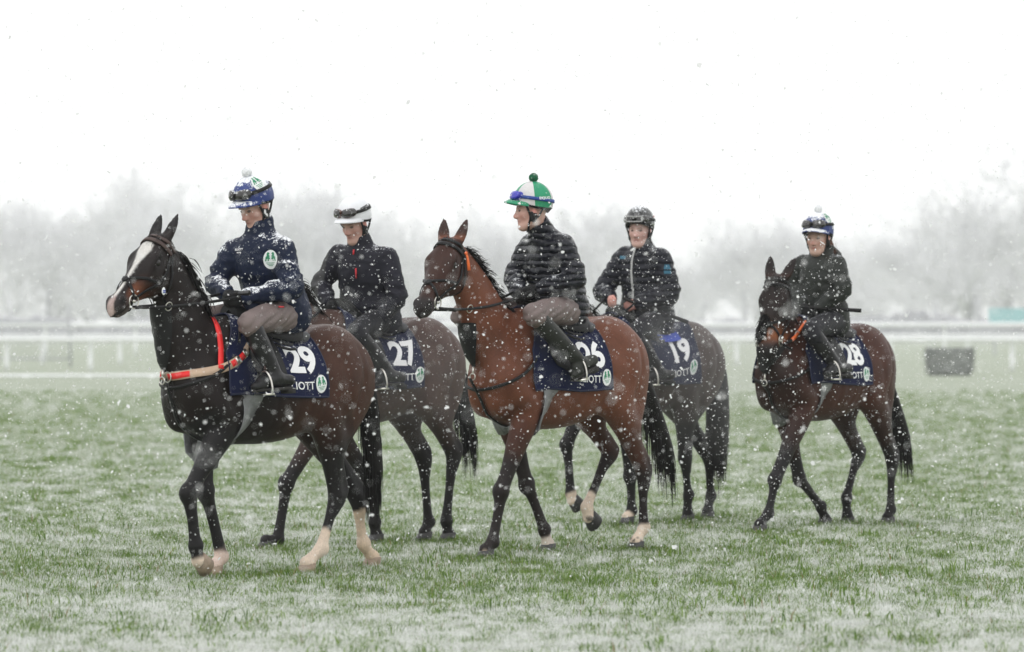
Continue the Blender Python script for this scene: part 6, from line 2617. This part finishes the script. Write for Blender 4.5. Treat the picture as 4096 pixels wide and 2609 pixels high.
R, J = RIDER['19'], RID['19']['joints']
fwd = side_axis(R, J)
fwd = fwd if fwd[0] > 0 else -fwd
jacket_line(R, [J['neck'] + A((0, 0, .05)), J['chest'], J['waist'], J['pelvis'] + A((0, 0, .02))], fwd, .014, 'zip_grey', 'zip')
lat = nrm(J['shR'] - J['shL'])
for c, w in ((J['chest'] + lat * .11 + A((0, 0, .07)), .07),):
    fn = jacket_pt(R, fwd, c, lat, (0, 0, 1.0), .010)
    P = A([(-w / 2, -.012), (w / 2, -.012), (w / 2, .012), (-w / 2, .012)])
    mb = MB()
    mb.add(fn(P[:, 0], P[:, 1], 0), None, [[0, 1, 2, 3]])
    mb.build('patch', MAT['patch_cyan'], R.root)
c = J['shL'] * .72 + J['elL'] * .28
for dz, hh in ((.018, .018), (-.022, .012)):
    fn = jacket_pt(R, nrm(-lat + fwd * .8), c + A((0, 0, dz)), nrm(np.cross((0, 0, 1.0), nrm(-lat + fwd * .8))), (0, 0, 1.0), .010)
    P = A([(-.028, -hh), (.028, -hh), (.018 if dz > 0 else .028, hh), (-.018 if dz > 0 else -.028, hh)])
    mb = MB()
    mb.add(fn(P[:, 0], P[:, 1], 0), None, [[0, 1, 2, 3]])
    mb.build('sleeve_patch', MAT['patch_cyan'], R.root)

R, J = RIDER['27'], RID['27']['joints']
fwd = side_axis(R, J)
fwd = fwd if fwd[0] > 0 else -fwd
lat = nrm(J['shR'] - J['shL'])
jacket_line(R, [J['neck'] + A((0, 0, -.02)), J['neck'] * .6 + J['chest'] * .4], fwd, .010, 'zip_red', 'zip')
jacket_line(R, [J['chest'] + A((0, 0, -.01)) - lat * .02, J['chest'] + A((0, 0, -.08)) - lat * .02], fwd, .010, 'zip_red', 'zip')
# sticker on the white helmet
hs = R.hs
mb = MB()
mb.grid(A([[hs(t, p, .0065) for p in np.linspace(72, 108, 8)] for t in (62, 74)]).reshape(2, 8, 3))
mb.build('sticker', MAT['black_trim'], R.helm)
mb = MB()
mb.grid(A([[hs(t, p, .0085) for p in np.linspace(74, 106, 8)] for t in (63.5, 72.5)]).reshape(2, 8, 3))
mb.build('sticker_face', MAT['cap_white'], R.helm)
V, T = text_mesh('XPRESS', .022, .0006)
w = V[:, 0].max()
mb = MB()
mb.add(hs(70 - np.degrees(V[:, 1] / .115), 90 + np.degrees((V[:, 0] - w / 2) / .112), .0105), T)
mb.build('lettering', MAT['black_trim'], R.helm)
# lettering on the blue strap of the green cap
R = RIDER['26']
hs = R.hs
V, T = text_mesh('EQUO', .019, .0006, 1.3)
mb = MB()
mb.add(hs(86.5 - np.degrees(V[:, 1] / .115), 102 + np.degrees(V[:, 0] / .112), .0125), T)
mb.build('lettering', MAT['print_white'], R.helm)
# white patch on the black helmet
R = RIDER['19']
hs = R.hs
mb = MB()
mb.grid(A([[hs(t, p, .0065) for p in np.linspace(88, 112, 6)] for t in (58, 84)]).reshape(2, 6, 3))
mb.build('sticker', MAT['badge_white'], R.helm)
mb = MB()
mb.grid(A([[hs(t, p, .0085) for p in np.linspace(93, 107, 6)] for t in (68, 74)]).reshape(2, 6, 3))
mb.build('sticker_stripe', MAT['zip_red'], R.helm)
# pale frame of the goggles folded on the black helmet
mb = MB()
aa = [(70, -30), (70, 26), (84, 26), (84, -30)]
pts = []
for (t0, p0), (t1, p1) in zip(aa, aa[1:] + aa[:1]):
    for s_ in np.linspace(0, 1, 8, endpoint=False):
        pts.append(hs(t0 + (t1 - t0) * s_, p0 + (p1 - p0) * s_, .030))
mb.tube(pts + pts[:1], .0045, 6, cap=False)
mb.build('goggle_rim', MAT['zip_grey'], R.helm)
# maker label on the taupe breeches of the leading rider
J = RID['29']['joints']
R = RIDER['29']
mb = MB()
c = F29.at(1125, 1228, .275)
mb.box(c - R.base, (.020, .004, .005))
mb.build('label_stripe', MAT['zip_red'], R.root)


scatter_grass([h for h in HOOFS if h[2] < .05])


# ------------------------------------------------------------------ falling snow
def snowfall():
    def flakes(n, y0, y1, pw):
        y = (rng.uniform(y0 ** pw, y1 ** pw, n)) ** (1 / pw)
        x = rng.uniform(-1, 1, n) * (y * .128 + .5)
        zt = EYE + y * .080 + .3
        z = rng.uniform(0, 1, n) * zt
        return np.stack([x, y, z], 1)
    P = np.concatenate([flakes(7500, 6, 20, 3), flakes(12000, 20, 26, 3), flakes(52000, 26, 37, 3), flakes(52000, 37, 110, 2.4)])
    n = len(P)
    r = np.exp(rng.normal(math.log(.0028), .48, n))
    r *= np.interp(P[:, 1], [6, 37, 110], [1, 1, 1.7])
    # each flake is a thin ragged plate
    k = 7
    an = np.arange(k) * 2 * math.pi / k
    rr = rng.uniform(.55, 1.35, (n, k))
    ax = nrm_rows(rng.normal(0, 1, (n, 3)))
    ux = nrm_rows(np.cross(ax, rng.normal(0, 1, (n, 3))))
    vx = np.cross(ax, ux) * rng.uniform(.5, 1.0, (n, 1))
    V = (np.cos(an)[None] * rr)[:, :, None] * ux[:, None] + (np.sin(an)[None] * rr)[:, :, None] * vx[:, None] + rng.normal(0, .15, (n, k, 1)) * ax[:, None]
    V = P[:, None] + V * r[:, None, None] * 1.15
    f = A([(0, i, i + 1) for i in range(1, k - 1)])
    T = (np.arange(n)[:, None, None] * k + f[None]).reshape(-1, 3)
    m = pmat('snowflake', (.97, .97, .98), rough=.8, var=0)
    b = m.node_tree.nodes['Principled BSDF']
    t = m.node_tree                       # ice lets half of the light through
    tr = t.nodes.new('ShaderNodeBsdfTranslucent')
    tr.inputs['Color'].default_value = (.97, .97, .98, 1)
    mx = t.nodes.new('ShaderNodeMixShader')
    mx.inputs[0].default_value = .5
    t.links.new(b.outputs[0], mx.inputs[1])
    t.links.new(tr.outputs[0], mx.inputs[2])
    t.links.new(mx.outputs[0], t.nodes['Material Output'].inputs['Surface'])
    o = obj('falling_snow', make_mesh('falling_snow', V.reshape(-1, 3), T, m, smooth=True))
    tag(o, 'falling snowflakes across the whole view', kind='stuff')


snowfall()
mb, rt, hd_, hb = BRUSH
hair_ribbons(mb, rt, hd_, rng.uniform(.05, .16, len(rt)), .012, .05, .1, 3)
mb.build('brush_tips', MAT['hedge'], hb)


# ------------------------------------------------------------------ breath and body steam drifting off the horses in the second row
def steam(label, c, r, dens, seed):
    mb = MB()
    mb.ball((0, 0, 0), r, None, 24, 14)
    o = mb.build('steam', None)
    o.location = c
    tag(o, label, kind='stuff')
    m = bpy.data.materials.new('steam')
    m.use_nodes = True
    t = m.node_tree
    t.nodes.clear()
    N, L = t.nodes, t.links
    out = N.new('ShaderNodeOutputMaterial')
    v = N.new('ShaderNodeVolumePrincipled')
    v.inputs['Color'].default_value = (.98, .98, 1, 1)
    tc = N.new('ShaderNodeTexCoord')
    mp = N.new('ShaderNodeMapping')
    mp.inputs['Scale'].default_value = (1 / r[0], 1 / r[1], 1 / r[2])
    L.new(tc.outputs['Object'], mp.inputs[0])
    ln = N.new('ShaderNodeVectorMath')
    ln.operation = 'LENGTH'
    L.new(mp.outputs[0], ln.inputs[0])
    nz = N.new('ShaderNodeTexNoise')
    nz.inputs['Scale'].default_value = 2.2
    nz.inputs['Detail'].default_value = 3
    o2 = N.new('ShaderNodeVectorMath')
    o2.operation = 'ADD'
    o2.inputs[1].default_value = (seed, 0, 0)
    L.new(tc.outputs['Object'], o2.inputs[0])
    L.new(o2.outputs[0], nz.inputs['Vector'])
    a = N.new('ShaderNodeMath')
    a.operation = 'MULTIPLY_ADD'
    L.new(nz.outputs['Fac'], a.inputs[0])
    a.inputs[1].default_value = 1.3
    a.inputs[2].default_value = .35
    b = N.new('ShaderNodeMath')
    b.operation = 'SUBTRACT'
    L.new(a.outputs[0], b.inputs[0])
    L.new(ln.outputs['Value'], b.inputs[1])
    mr = N.new('ShaderNodeMapRange')
    mr.inputs['From Min'].default_value = 0
    mr.inputs['From Max'].default_value = .7
    mr.inputs['To Min'].default_value = 0
    mr.inputs['To Max'].default_value = dens
    L.new(b.outputs[0], mr.inputs['Value'])
    L.new(mr.outputs[0], v.inputs['Density'])
    L.new(v.outputs[0], out.inputs['Volume'])
    o.data.materials.append(m)


steam('pale steam drifting in front of the horse numbered 27', tuple(F27.o + F27.R @ A((.25, .75, 1.22))), (1.0, .42, .55), .09, 3.0)
steam('pale steam drifting round the rider and legs of number 19', tuple(F19.o + F19.R @ A((-.15, .80, 1.20))), (1.15, .45, .80), .22, 9.0)
